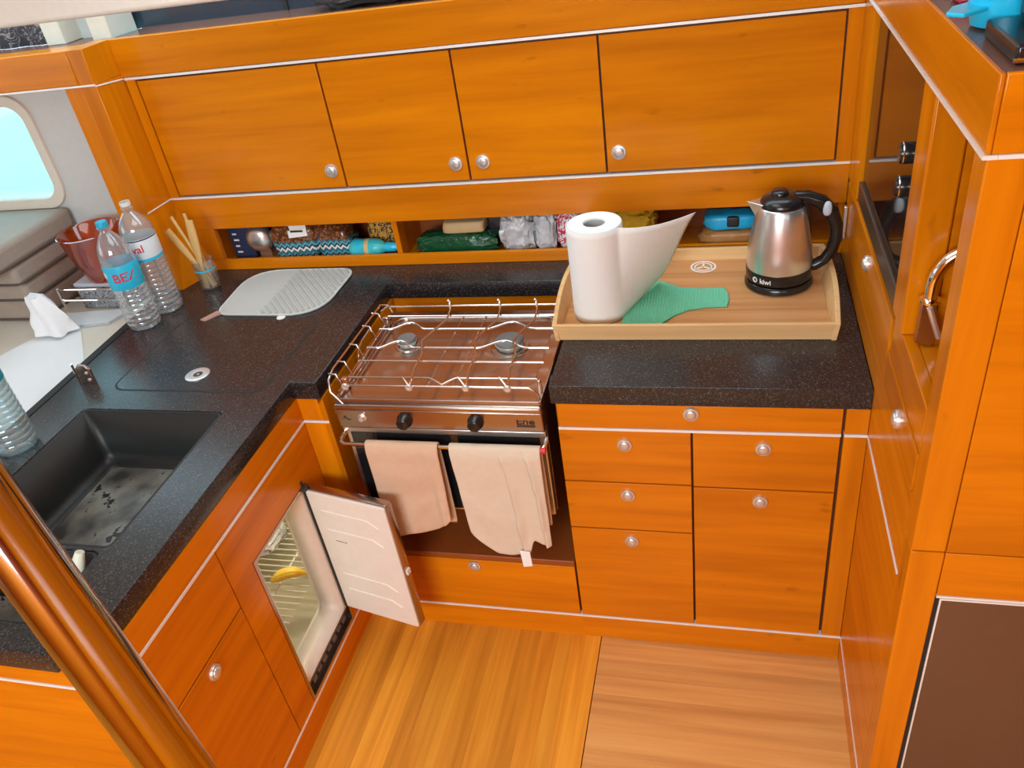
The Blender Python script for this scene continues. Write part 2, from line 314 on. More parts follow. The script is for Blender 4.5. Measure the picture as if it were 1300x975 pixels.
def slab(outlines, z0, z1, bevel=0.0, to=None):
    """flat plate with holes: closed 2-D outlines filled by the curve tessellator and thickened; `to` maps (a, b, h) into the scene"""
    cu = bpy.data.curves.new('t', 'CURVE'); cu.dimensions = '2D'; cu.fill_mode = 'BOTH'; cu.extrude = abs(z1 - z0) / 2 - bevel; cu.bevel_depth = bevel; cu.bevel_resolution = 1; cu.offset = -bevel
    for pts in outlines:
        sp = cu.splines.new('POLY'); sp.points.add(len(pts) - 1); sp.use_cyclic_u = True
        for q, (x, y) in zip(sp.points, pts): q.co = (x, y, 0, 1)
    t = bpy.data.objects.new('t', cu); COL.objects.link(t); bpy.context.view_layer.update()
    me = bpy.data.meshes.new_from_object(t.evaluated_get(bpy.context.evaluated_depsgraph_get()))
    zc = (z0 + z1) / 2; b = B(); f = to or (lambda a, c, h: (a, c, h))
    b.add([f(v.co.x, v.co.y, v.co.z + zc) for v in me.vertices], [tuple(p.vertices) for p in me.polygons])
    bpy.data.objects.remove(t); bpy.data.curves.remove(cu); bpy.data.meshes.remove(me); return b
def text(body, size, to, depth=0.0004):
    """raised lettering; `to` maps (x, y, h) of the flat text, centred, into the scene"""
    cu = bpy.data.curves.new('t', 'FONT'); cu.body = body; cu.size = size; cu.align_x = 'CENTER'; cu.align_y = 'CENTER'; cu.extrude = depth; cu.resolution_u = 3; cu.offset = size * 0.012
    t = bpy.data.objects.new('t', cu); COL.objects.link(t); bpy.context.view_layer.update()
    me = bpy.data.meshes.new_from_object(t.evaluated_get(bpy.context.evaluated_depsgraph_get())); b = B()
    b.add([to(v.co.x, v.co.y, v.co.z) for v in me.vertices], [tuple(p.vertices) for p in me.polygons])
    bpy.data.objects.remove(t); bpy.data.curves.remove(cu); bpy.data.meshes.remove(me); return b
def knob(parent, x, y, z, axis, r=0.0188):
    b = B().lathe([(r, 0), (r, 0.004), (r * 0.94, 0.007), (r * 0.80, 0.0075), (r * 0.76, 0.0055), (0.0001, 0.0055)], (x, y, z), 24, axis)
    b.lathe([(r * 0.68, 0.004), (r * 0.68, 0.0085), (r * 0.60, 0.0105), (r * 0.35, 0.0118), (0.0001, 0.012)], (x, y, z), 24, axis)
    return obj('knob', b, 'nickel', parent, ang=50)
YZ = lambda X: (lambda a, c, h: (X + h, a, c))      # plate in a plane of constant x
XZ = lambda Y: (lambda a, c, h: (a, Y + h, c))      # plate in a plane of constant y

# ================================================================== THE SETTING
ZK, ZS, ZB, ZT = 0.09, 0.79, 0.867, 0.92        # kick strip, upper strip, worktop underside, worktop top
fl = tag(obj('floor', bx(-3.3, 1.35, -3.7, 0.95, -0.06, -0.012), 'carcass'), 'varnished wooden cabin floor in front of the galley units', 'floor', kind='structure')
x = -1.0; i = 0
random.seed(4)
while x < -0.018:                                # veneer strips running towards the stove
    w = random.choice((0.045, 0.055, 0.065, 0.05)); x1 = min(x + w, -0.0165)
    if -0.0165 - x1 < 0.02: x1 = -0.0165
    obj('plank', bx(x, x1, -3.7, 0.02, -0.012, 0), 'floor_y', fl); x = x1
y = -1.56
while y < 0.02:                                  # second hatch board, strips running across
    y1 = min(y + random.choice((0.06, 0.075, 0.09)), 0.02)
    obj('plank', bx(-0.0135, 0.66, y, y1, -0.012, 0), 'floor_x', fl); y = y1
obj('plank', bx(-0.0135, 1.35, -3.7, -1.56, -0.012, 0), 'floor_x', fl)
obj('plank', bx(0.66, 1.35, -1.56, -0.40, -0.012, 0), 'floor_x', fl)
obj('plank', bx(-3.3, -1.0, -3.7, 0.02, -0.012, 0), 'floor_y', fl)
tag(obj('wall_back', bx(-1.44, 1.35, 0.93, 0.96, 0, 2.4), 'hull_white'), 'pale hull lining behind the galley lockers', 'wall', kind='structure')
tag(obj('ceiling', bx(-3.3, 1.35, -3.7, 0.40, 2.4, 2.44), 'ceiling_cream'), 'cream deckhead above the cabin', 'ceiling', kind='structure')
tag(obj('trim_1', bx(-3.3, 1.35, 0.34, 0.40, 1.787, 2.40), 'ceiling_cream', bevel=0.012, seg=3), 'cream padded edge of the deckhead above the lockers', 'ceiling trim', kind='structure')
tag(obj('wall_right', bx(1.32, 1.35, -3.7, 0.93, 0, 2.4), 'cherry_z'), 'wooden bulkhead beside the tall unit', 'wall', kind='structure')
tag(obj('wall_rear', bx(-3.3, 1.35, -3.74, -3.7, 0, 2.4), 'cherry_z'), 'wooden bulkhead behind the cabin', 'wall', kind='structure')
tag(obj('wall_left', bx(-3.34, -3.3, -3.7, 0.93, 0, 2.4), 'hull_white'), 'pale bulkhead at the end of the saloon', 'wall', kind='structure')
# hull side in the saloon with the port light
YW = 0.655
def wshape(): return [rrect(-3.3, -1.475, 0.0, 1.655, 0), rrect(-2.55, -1.845, 1.205, 1.545, 0.07, 8)]
tag(obj('wall_hull', slab(wshape(), 0, 0.05, 0, XZ(YW)), 'hull_white'), 'pale grey hull lining with a rounded window, beside the saloon cushions', 'wall', kind='structure')
w1 = thing('window_1', (-2.2, YW, 1.205), 'rounded cabin window with cream rim above the stacked cushions', 'window', kind='structure')
obj('window_frame', slab([rrect(-2.57, -1.825, 1.185, 1.565, 0.085, 8), rrect(-2.53, -1.862, 1.222, 1.528, 0.055, 8)], -0.012, 0.055, 0.004, XZ(YW)), 'cream', w1)
obj('pane', slab([rrect(-2.545, -1.85, 1.21, 1.54, 0.06, 8)], 0.038, 0.044, 0, XZ(YW)), 'window_glass', w1)
tag(obj('sea', bx(-30, 6, 1.1, 40, -0.2, 0.0), 'sea'), 'pale turquoise water seen through the cabin window', 'water', kind='stuff')
# end post between lockers and saloon: leaning corner, short front face
post = thing('trim_2', (-1.45, 0.62, 0.92), 'dark cherry corner post between the overhead lockers and the saloon window', 'post', kind='structure')
def post_seg(z0, x0, y0, m0, z1, x1, y1, m1):
    return B().hull8([(x0 - 0.055, y0, z0), (x0, y0, z0), (m0, 0.69, z0), (x0 - 0.055, 0.69, z0)], [(x1 - 0.055, y1, z1), (x1, y1, z1), (m1, 0.69, z1), (x1 - 0.055, 0.69, z1)])
obj('lower_post', post_seg(0.9205, -1.428, 0.532, -1.372, 1.184, -1.463, 0.557, -1.452), 'cherry_z', post); obj('upper_post', post_seg(1.184, -1.463, 0.557, -1.452, 1.585, -1.463, 0.557, -1.456), 'cherry_z', post, bevel=0.002); obj('post_head', post_seg(1.585, -1.463, 0.557, -1.456, 1.686, -1.463, 0.557, -1.458), 'cherry_z', post, bevel=0.002)
obj('side_board', bx(-1.578, -1.5195, 0.560, 0.69, 0.906, 1.585), 'cherry_z', post, bevel=0.001)
obj('steel_strip', B().tube([(-1.462, 0.556, 1.184), (-1.454, 0.672, 1.184)], 0.0025, 6), 'trim_steel', post)
obj('steel_strip', B().tube([(-1.462, 0.556, 1.582), (-1.455, 0.672, 1.572)], 0.0022, 6), 'trim_steel', post)
lf = tag(obj('trim_3', bx(-3.3, -1.519, 0.556, 0.64, 1.588, 1.686), 'cherry_x', bevel=0.004), 'long cherry fascia board above the saloon window', 'fascia', kind='structure')
obj('steel_strip', bx(-3.3, -1.464, 0.5545, 0.560, 1.583, 1.588), 'trim_steel', lf)
tag(obj('trim_4', bx(-3.3, -1.525, 0.64, 0.93, 1.655, 1.68), 'shelf_top'), 'narrow shelf behind the saloon fascia', 'shelf', kind='structure')
# pillar and dark glazing above the lockers
pl = thing('trim_5', (-1.58, 0.78, 1.68), 'cream window pillar above the corner post', 'pillar', kind='structure')
obj('pillar_face', bx(-1.715, -1.645, 0.72, 0.85, 1.68, 1.95), 'cream', pl, bevel=0.003); obj('pillar_recess', bx(-1.645, -1.545, 0.80, 0.85, 1.68, 1.95), 'hull_white', pl); obj('pillar_face', bx(-1.545, -1.475, 0.72, 0.85, 1.68, 1.95), 'cream', pl, bevel=0.003)
w2 = thing('window_2', (-0.5, 0.88, 1.68), 'long dark tinted window strip above the overhead lockers', 'window', kind='structure')
obj('pane', bx(-1.75, -0.96, 0.87, 0.885, 1.68, 1.95), 'tinted_window', w2); obj('pane', bx(-0.95, 1.3, 0.87, 0.885, 1.68, 1.95), 'tinted_window', w2); obj('mullion', bx(-0.962, -0.948, 0.862, 0.88, 1.68, 1.95), 'black_rubber', w2)
cb = B(); N = 40
vs = [(-3.2 + 1.47 * i / N, 0.76 + 0.008 * math.sin(i * 1.9), z) for z in (1.681, 1.9) for i in range(N + 1)]
cb.add(vs, [(i, i + 1, N + 2 + i, N + 1 + i) for i in range(N)])
cu = tag(obj('curtain', cb, 'curtain_print', ang=180), 'dark curtain printed with pale curls above the saloon fascia', 'curtain')
sm = cu.modifiers.new('thick', 'SOLIDIFY'); sm.thickness = 0.004

# ================================================================== BASE UNITS
def drawer(par, x0, x1, z0, z1, kx, kz, name='drawer'):
    d = obj(name, bx(x0, x1, 0.0, 0.016, z0, z1), 'cherry_x', par, bevel=0.0012); knob(d, kx, 0.0, kz, '-y'); return d
# right-hand drawer unit
rc = thing('drawer_cabinet', (0.29, 0.3, 0), 'cherry drawer unit with six nickel-buttoned fronts, under the bamboo tray', 'cabinet')
obj('body', bx(-0.064, 0.647, 0.016, 0.66, 0.0, 0.8665), 'carcass', rc)
drawer(rc, -0.062, 0.5925, 0.7955, 0.8655, 0.259, 0.844)
for x0, x1, z0, z1, kx, kz in ((-0.0645, 0.2572, 0.6205, 0.785, 0.098, 0.745), (-0.0645, 0.2572, 0.4545, 0.6155, 0.097, 0.579), (-0.0645, 0.2572, 0.0955, 0.4495, 0.098, 0.414),
                               (0.2628, 0.5915, 0.6175, 0.785, 0.425, 0.746), (0.2628, 0.5915, 0.0955, 0.6125, 0.423, 0.578)):
    drawer(rc, x0, x1, z0, z1, kx, kz)
obj('stile', bx(0.599, 0.6485, 0.0, 0.016, 0.0955, 0.785), 'cherry_z', rc, bevel=0.001); obj('stile', bx(0.599, 0.6485, 0.0, 0.016, 0.7955, 0.8655), 'cherry_z', rc, bevel=0.001)
obj('steel_strip', bx(-0.063, 0.5925, -0.0015, 0.016, 0.7868, 0.7938), 'trim_steel', rc); obj('steel_strip', bx(0.599, 0.6485, -0.0015, 0.016, 0.7868, 0.7938), 'trim_steel', rc)
obj('steel_strip', bx(-0.066, 0.6485, -0.0015, 0.016, 0.087, 0.094), 'trim_steel', rc); obj('plinth', bx(-0.066, 0.6485, 0.0, 0.016, 0.0, 0.0865), 'cherry_x', rc)
# bay under the stove
sb = thing('stove_cabinet', (-0.38, 0.3, 0), 'open cherry bay around the stove with one low drawer', 'cabinet')
obj('side_panel', bx(-0.706, -0.690, 0.0, 0.56, 0.30, 0.8665), 'cherry_z', sb); obj('back_panel', bx(-0.690, -0.066, 0.556, 0.572, 0.315, 0.8665), 'cherry_x', sb)
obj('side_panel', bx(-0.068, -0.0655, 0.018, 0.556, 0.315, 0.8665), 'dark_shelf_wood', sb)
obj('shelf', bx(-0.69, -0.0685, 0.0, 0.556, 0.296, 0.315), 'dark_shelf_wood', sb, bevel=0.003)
drawer(sb, -0.689, -0.0705, 0.0955, 0.293, -0.369, 0.272)
obj('body', bx(-0.69, -0.069, 0.016, 0.556, 0.0, 0.295), 'carcass', sb); obj('steel_strip', bx(-0.765, -0.066, -0.0015, 0.016, 0.087, 0.094), 'trim_steel', sb); obj('plinth', bx(-0.765, -0.066, 0.0, 0.016, 0.0, 0.0865), 'cherry_x', sb)
# left unit: fridge panel, blank drawer front, door, chamfered end
XL = -0.766
lc = thing('sink_cabinet', (-1.1, -0.4, 0), 'cherry unit under the sink with the fridge and one buttoned door', 'cabinet')
obj('corner_stile', bx(-0.766, -0.691, 0.0, 0.016, 0.0955, 0.785), 'cherry_z', lc); obj('corner_stile', bx(-0.766, -0.691, 0.0, 0.016, 0.7955, 0.8655), 'cherry_z', lc)
obj('steel_strip', bx(-0.766, -0.691, -0.0015, 0.016, 0.7868, 0.7938), 'trim_steel', lc)
obj('top_rail', bx(XL - 0.018, XL, -0.777, 0.0, 0.7955, 0.8655), 'cherry_y', lc); obj('steel_strip', bx(XL - 0.018, XL + 0.0015, -0.777, 0.0, 0.7868, 0.7938), 'trim_steel', lc)
obj('fridge_panel', slab([rrect(-0.4765, -0.001, 0.0955, 0.785, 0), rrect(-0.388, -0.090, 0.103, 0.652, 0)], -0.018, 0, 0, YZ(XL)), 'cherry_y', lc)
obj('drawer_front', bx(XL - 0.016, XL, -0.777, -0.4795, 0.6025, 0.785), 'cherry_y', lc, bevel=0.0012)
d = obj('cabinet_door', bx(XL - 0.016, XL, -0.777, -0.4795, 0.0955, 0.5965), 'cherry_y', lc, bevel=0.0012); knob(d, XL, -0.63, 0.561, 'x')
obj('steel_strip', bx(XL - 0.018, XL + 0.0015, -0.777, 0.0, 0.087, 0.094), 'trim_steel', lc); obj('plinth', bx(XL - 0.018, XL, -0.777, 0.0, 0.0, 0.0865), 'cherry_y', lc)
obj('inner_frame', bx(-1.40, XL - 0.019, -0.777, -0.478, 0.02, 0.70), 'carcass', lc)
def chamf(z0, z1, o=0.0): return B().hull8([(-0.766 + o, -0.777, z0), (-0.835, -0.846 - o, z0), (-0.848, -0.833, z0), (-0.785, -0.770, z0)], [(-0.766 + o, -0.777, z1), (-0.835, -0.846 - o, z1), (-0.848, -0.833, z1), (-0.785, -0.770, z1)])
obj('corner_panel', chamf(0.0, 0.785), 'cherry_z', lc); obj('corner_panel', chamf(0.7955, 0.8655), 'cherry_z', lc); obj('steel_strip', chamf(0.7868, 0.7938, 0.0015), 'trim_steel', lc)
obj('end_panel', bx(-1.43, -0.836, -0.846, -0.83, 0.0, 0.785), 'cherry_x', lc); obj('end_panel', bx(-1.43, -0.836, -0.846, -0.83, 0.7955, 0.8655), 'cherry_x', lc); obj('steel_strip', bx(-1.43, -0.836, -0.8475, -0.83, 0.7868, 0.7938), 'trim_steel', lc)
obj('back_panel', bx(-1.43, -1.41, -0.83, 0.64, 0.0, 0.8655), 'cherry_y', lc)
# worktop: one stone slab round the stove with sink cut-outs
wt = thing('countertop', (-0.4, 0.2, ZB), 'dark speckled stone worktop running round the stove and sink', 'countertop')
outer = [(-1.432, -0.866), (-0.835, -0.866), (-0.768, -0.785), (-0.7665, -0.004), (-0.6925, -0.004), (-0.6925, 0.545), (-0.0735, 0.545), (-0.0735, -0.004), (0.6475, -0.004), (0.6475, 0.70), (-1.474, 0.70), (-1.478, 0.52)]
SX0, SX1, SY0, SY1 = -1.306, -0.893, -0.602, -0.143
obj('slab', slab([outer, rrect(SX0 - 0.0065, SX1 + 0.0065, SY0 - 0.0065, SY1 + 0.0065, [0.016] * 4, 4), rrect(-1.3065, -0.8985, -0.8065, -0.6195, [0.016] * 4, 4)], ZB, ZT, 0.002), 'counter_stone', wt)
obj('hatch_seam', slab([rrect(-1.298, -0.826, -0.052, 0.338, 0.045, 6), rrect(-1.292, -0.832, -0.046, 0.332, 0.040, 6)], ZT - 0.001, ZT + 0.0006), 'black_rubber', wt)
obj('edge_seal', slab([[(-1.434, -0.866), (-1.4795, 0.52), (-1.506, 0.52), (-1.458, -0.866)]], 0.885, 0.9215, 0.001), 'black_rubber', wt)
lid = obj('hatch_lid', slab([rrect(-1.2922, -0.8318, -0.0462, 0.3322, 0.040, 6)], ZT - 0.004, ZT + 0.0008), 'counter_stone', wt)
obj('ring_pull', B().lathe([(0.034, 0), (0.034, 0.002), (0.030, 0.0035), (0.017, 0.0025), (0.013, 0.0022)], (-1.063, 0.027, ZT + 0.0008), 28), 'nickel', lid, ang=50)
obj('ring_centre', B().lathe([(0.015, 0), (0.015, 0.0018), (0.011, 0.0030), (0.0001, 0.0018)], (-1.061, 0.027, ZT + 0.0008), 20), 'grey_strip', lid)
def basin(name, x0, x1, y0, y1, zb, label):
    t = thing(name, ((x0 + x1) / 2, (y0 + y1) / 2, zb - 0.008), label, 'sink', 'sink bowls')
    r = 0.03; n = 5; rings = [rrect(x0, x1, y0, y1, 0.012, n)]; zs = [ZT - 0.0015]
    for k in range(5):
        a = PI / 2 * k / 4; rings.append(rrect(x0 + 0.006 + r * (1 - math.cos(a)), x1 - 0.006 - r * (1 - math.cos(a)), y0 + 0.006 + r * (1 - math.cos(a)), y1 - 0.006 - r * (1 - math.cos(a)), 0.022, n)); zs.append(zb + r * (1 - math.sin(a)))
    b = B(); m = len(rings[0])
    b.add([(p[0], p[1], z) for R, z in zip(rings, zs) for p in R], [(j * m + i, j * m + (i + 1) % m, (j + 1) * m + (i + 1) % m, (j + 1) * m + i) for j in range(5) for i in range(m)])
    w = obj('basin_wall', b, 'sink_wall', t, ang=60); so = w.modifiers.new('t', 'SOLIDIFY'); so.thickness = 0.006; so.offset = 1
    obj('basin_floor', slab([rings[-1]], zb - 0.006, zb), 'sink_floor', t); return t
basin('sink_bowl', SX0, SX1, SY0, SY1, 0.755, 'large dark composite sink bowl with a water-marked floor')
basin('sink_bowl', -1.30, -0.905, -0.80, -0.626, 0.80, 'small dark composite sink bowl holding the brush')

# ================================================================== OVERHEAD LOCKERS AND NICHE
YU = 0.675; U = (-1.4168, -0.8091, -0.4052, 0.0029, 0.6117)
oc = thing('overhead_locker', (-0.4, 0.78, ZT), 'long row of cherry overhead lockers with open niche beneath, above the stove', 'cabinet')
obj('body', bx(-1.44, 0.66, YU + 0.016, 0.92, 1.187, 1.66), 'carcass', oc)
kn = ((-0.847, 1.247), (-0.443, 1.246), (-0.358, 1.247), (0.040, 1.25))
for k in range(4):
    d = obj('cabinet_door', bx(U[k] + 0.003, U[k + 1] - 0.003, YU, YU + 0.014, 1.1935, 1.561), 'cherry_x', oc, bevel=0.0012); knob(d, kn[k][0], YU, kn[k][1], '-y', 0.0212)
obj('stile', bx(-1.452, U[0] - 0.002, YU, YU + 0.016, 1.187, 1.567), 'cherry_z', oc); obj('stile', bx(U[4] + 0.002, 0.649, YU, YU + 0.016, 1.187, 1.567), 'cherry_z', oc)
obj('steel_strip', bx(-1.452, 0.649, YU - 0.0025, YU + 0.016, 1.567, 1.574), 'trim_steel', oc); obj('steel_strip', bx(-1.452, 0.649, YU - 0.0025, YU + 0.016, 1.181, 1.187), 'trim_steel', oc)
obj('fascia', bx(-1.46, 0.649, YU - 0.002, YU + 0.02, 1.575, 1.686), 'cherry_x', oc, bevel=0.003); obj('shelf', bx(-1.46, 0.66, YU + 0.02, 0.92, 1.66, 1.682), 'shelf_top', oc)
obj('valance', bx(-1.452, 0.649, YU, YU + 0.018, 1.072, 1.180), 'cherry_x', oc); obj('lip', bx(-1.42, 0.649, YU, YU + 0.014, 0.9205, 0.957), 'cherry_x', oc, bevel=0.001)
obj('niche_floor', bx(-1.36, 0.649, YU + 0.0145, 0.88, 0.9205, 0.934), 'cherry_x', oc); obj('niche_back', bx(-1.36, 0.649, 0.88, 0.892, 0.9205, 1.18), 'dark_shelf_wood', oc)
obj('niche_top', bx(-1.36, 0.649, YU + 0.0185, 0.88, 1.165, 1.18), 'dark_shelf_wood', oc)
obj('niche_end', bx(-1.375, -1.352, YU + 0.001, 0.88, 0.9205, 1.165), 'cherry_z', oc); obj('niche_divider', bx(-0.700, -0.682, YU + 0.016, 0.88, 0.934, 1.165), 'cherry_z', oc); obj('niche_end', bx(0.632, 0.649, YU + 0.018, 0.88, 0.934, 1.165), 'cherry_z', oc)
obj('niche_corner', bx(-1.45, -1.335, YU, YU + 0.018, 0.9575, 1.0715), 'cherry_z', oc)

# ================================================================== TALL UNIT ON THE RIGHT
XR = 0.649; YT = -0.468
tu = thing('tall_cabinet', (0.95, 0.1, 0), 'tall cherry unit housing the microwave, open niche and dark door panel', 'cabinet')
T = 0.018
obj('side_panel', bx(XR, XR + T, -0.41, -0.0005, 0.094, 0.785), 'cherry_y', tu); obj('side_panel', bx(XR, XR + T, -0.41, -0.0005, 0.7955, 0.990), 'cherry_y', tu)
obj('steel_strip', bx(XR - 0.0015, XR + T, -0.41, -0.0015, 0.7868, 0.7938), 'trim_steel', tu); obj('steel_strip', bx(XR - 0.0015, XR + T, -0.41, -0.0015, 0.087, 0.094), 'trim_steel', tu); obj('plinth', bx(XR, XR + T, -0.41, -0.0005, 0, 0.0865), 'cherry_y', tu)
obj('side_panel', bx(XR, XR + T, 0.0, 0.674, 0.9205, 0.990), 'cherry_y', tu)
d = obj('drawer', bx(XR - 0.002, XR + T, -0.409, -0.085, 0.994, 1.072), 'cherry_y', tu, bevel=0.0012); knob(d, XR - 0.002, -0.252, 1.029, '-x')
obj('sill', bx(XR, XR + 0.022, -0.409, -0.100, 1.076, 1.166), 'cherry_y', tu, bevel=0.002)
d = obj('cabinet_door', bx(XR - 0.001, XR + T, -0.080, 0.655, 0.994, 1.140), 'cherry_y', tu, bevel=0.0012); knob(d, XR - 0.001, 0.246, 1.10, '-x')
hg = obj('hinge', bx(XR - 0.012, XR - 0.002, 0.612, 0.628, 0.992, 1.085), 'stainless_light', tu, bevel=0.002)
obj('side_panel', bx(XR, XR + T, 0.515, 0.674, 1.145, 1.598), 'cherry_z', tu)
obj('mullion', bx(XR - 0.004, XR + 0.05, -0.180, -0.085, 1.166, 1.598), 'cherry_z', tu, bevel=0.004)
obj('corner_post', bx(XR, 0.7025, YT, -0.411, 0.9095, 1.598), 'cherry_z', tu, bevel=0.0025, seg=3); obj('corner_post', bx(XR, 0.7025, YT, -0.411, 0.0, 0.9065), 'cherry_z', tu, bevel=0.0025, seg=3)
obj('niche_back', bx(0.90, 0.915, -0.411, -0.180, 1.166, 1.598), 'cherry_y', tu); obj('niche_side', bx(0.70, 0.915, -0.181, -0.170, 1.166, 1.598), 'cherry_x', tu); obj('niche_floor', bx(0.671, 0.915, -0.411, -0.170, 1.150, 1.166), 'cherry_y', tu)
obj('front_panel', bx(0.7035, 1.30, YT, YT + 0.02, 0.9095, 1.598), 'cherry_x', tu, bevel=0.001); obj('front_rail', bx(0.7035, 1.30, YT, YT + 0.02, 0.802, 0.9065), 'cherry_x', tu, bevel=0.001)
dp = obj('dark_door', bx(0.712, 1.29, YT + 0.002, YT + 0.02, 0.06, 0.790), 'dark_door', tu, bevel=0.002, label='dark brown glossy door panel in a thin steel frame')
obj('door_frame', slab([rrect(0.7035, 1.30, 0.05, 0.8005, 0), rrect(0.7125, 1.29, 0.06, 0.790, 0)], 0, 0.015, 0, XZ(YT + 0.004)), 'black_rubber', dp); obj('steel_edge', slab([rrect(0.7105, 1.292, 0.056, 0.7925, 0), rrect(0.7135, 1.289, 0.060, 0.7885, 0)], -0.003, 0.01, 0, XZ(YT + 0.004)), 'trim_steel', dp)
obj('steel_strip', bx(0.7035, 1.30, YT - 0.0015, YT + 0.01, 0.797, 0.8015), 'trim_steel', tu)
obj('fascia', bx(XR - 0.004, XR + 0.003, YT - 0.004, 0.672, 1.604, 1.702), 'cherry_y', tu, bevel=0.002); obj('fascia', bx(XR + 0.0035, 1.30, YT - 0.004, YT + 0.003, 1.604, 1.702), 'cherry_x', tu, bevel=0.002)
obj('steel_strip', bx(XR - 0.007, XR + 0.01, YT - 0.007, 0.672, 1.5985, 1.604), 'trim_steel', tu); obj('steel_strip', bx(XR + 0.0105, 1.30, YT - 0.007, YT + 0.01, 1.5985, 1.604), 'trim_steel', tu)
obj('top_shelf', bx(XR + 0.0035, 1.30, YT + 0.0035, 0.92, 1.66, 1.7005), 'shelf_top', tu)
obj('body', bx(0.93, 1.30, YT + 0.021, 0.92, 0.0, 1.598), 'carcass', tu)
# microwave
mw = thing('microwave', (0.80, 0.22, 1.145), 'black glass microwave built into the tall cherry unit', 'microwave')
obj('case', bx(0.675, 0.92, -0.075, 0.505, 1.146, 1.596), 'black_plastic', mw)
obj('glass_door', bx(0.660, 0.675, -0.078, 0.505, 1.196, 1.596), 'black_glass', mw, bevel=0.002); obj('lower_strip', bx(0.652, 0.675, -0.078, 0.510, 1.146, 1.194), 'grey_strip', mw, bevel=0.003)
for z in (1.436, 1.372):
    k = obj('dial', B().lathe([(0.020, 0), (0.020, 0.014), (0.0175, 0.020), (0.0001, 0.020)], (0.660, 0.020, z), 24, '-x'), 'black_plastic', mw, ang=50)
    obj('dial_ring', B().lathe([(0.0205, 0.012), (0.0212, 0.0135), (0.0205, 0.015)], (0.660, 0.020, z), 24, '-x', cap=False), 'chrome', k)
# wine-red bottle hook in the niche: chrome arched tap on a steel bracket
tp = thing('chrome_tap', (0.658, -0.26, 1.166), 'chrome arched pipe on a steel bracket inside the tall unit niche', 'tap')
pts = [(0.676 + 0.055 * (1 - math.cos(a)), -0.215, 1.285 + 0.065 * math.sin(a)) for a in [PI * k / 20 for k in range(11)]]
obj('arched_pipe', B().tube([(0.676, -0.215, 1.262)] + pts, 0.011, 12), 'chrome', tp); obj('collar', B().lathe([(0.018, 0), (0.018, 0.004), (0.012, 0.006)], (0.676, -0.215, 1.256), 20), 'chrome', tp)
obj('bracket', B().prism([(0.660, -0.222, 1.175), (0.690, -0.222, 1.167), (0.698, -0.222, 1.20), (0.684, -0.222, 1.258), (0.662, -0.222, 1.258)], [(0.660, -0.208, 1.175), (0.690, -0.208, 1.167), (0.698, -0.208, 1.20), (0.684, -0.208, 1.258), (0.662, -0.208, 1.258)]), 'stainless', tp, bevel=0.002)
obj('pin', B().tube([(0.674, -0.228, 1.25), (0.696, -0.228, 1.190)], 0.005, 8), 'nickel', tp)

# ================================================================== FRIDGE IN THE SINK UNIT
fr = thing('fridge', (-0.98, -0.24, 0.10), 'small built-in fridge with its white door standing open', 'fridge')
FX = XL - 0.0185
obj('steel_flange', slab([rrect(-0.3875, -0.0905, 0.1035, 0.6515, 0.004), rrect(-0.378, -0.1005, 0.112, 0.644, 0.004)], -0.02, 0.002, 0, YZ(XL)), 'stainless', fr)
# white reveal: a rounded tunnel behind the flange
ro = [rrect(-0.374, -0.114, 0.170, 0.640, 0.02, 5), rrect(-0.366, -0.124, 0.182, 0.632, 0.03, 5)]; m = len(ro[0]); b = B()
xs = [XL - 0.004, XL - 0.068]
b.add([(x, p[0], p[1]) for R, x in zip(ro, xs) for p in R], [(i, (i + 1) % m, m + (i + 1) % m, m + i) for i in range(m)])
b2 = slab([rrect(-0.3775, -0.101, 0.1655, 0.6435, 0.004), ro[0]], -0.010, -0.002, 0, YZ(XL))
obj('door_reveal', b, 'fridge_white', fr, ang=60).modifiers.new('t', 'SOLIDIFY').thickness = 0.004
obj('face_frame', b2, 'fridge_white', fr)
lin = B(); X0, X1, Y0, Y1, Z0, Z1 = -1.20, XL - 0.070, -0.46, 0.16, 0.135, 0.665
lin.box(X0 - 0.01, X0, Y0, Y1, Z0, Z1); lin.box(X0, X1, Y0 - 0.01, Y0, Z0, Z1); lin.box(X0, X1, Y1, Y1 + 0.01, Z0, Z1); lin.box(X0, X1, Y0, Y1, Z0 - 0.01, Z0); lin.box(X0, X1, Y0, Y1, Z1, Z1 + 0.01)
obj('liner', lin, 'fridge_cream', fr)
obj('liner_front', slab([rrect(Y0, Y1, Z0, Z1, 0), rrect(-0.366, -0.124, 0.182, 0.632, 0.03, 5)], -0.078, -0.070, 0, YZ(XL)), 'fridge_white', fr)
gr = obj('vent_grille', bx(XL - 0.03, XL - 0.012, -0.377, -0.101, 0.112, 0.164), 'black_rubber', fr)
vb = B()
for k in range(7): vb.box(XL - 0.012, XL - 0.007, -0.35 + k * 0.035, -0.33 + k * 0.035, 0.128 + 0.004 * (k % 2), 0.142)
vb.box(XL - 0.012, XL - 0.006, -0.375, -0.103, 0.150, 0.154); obj('vent_slats', vb, 'burner_grey', gr)
ZSH = 0.28
sh = B()
for k in range(27):
    y = -0.45 + k * 0.0225; sh.tube([(-1.19, y, ZSH), (-0.842, y, ZSH)], 0.0022, 6)
for xx in (-0.945, -1.13): sh.tube([(xx, -0.45, ZSH - 0.005), (xx, 0.155, ZSH - 0.005)], 0.0034, 8)
obj('wire_shelf', sh, 'white_plastic', fr, kind='stuff')
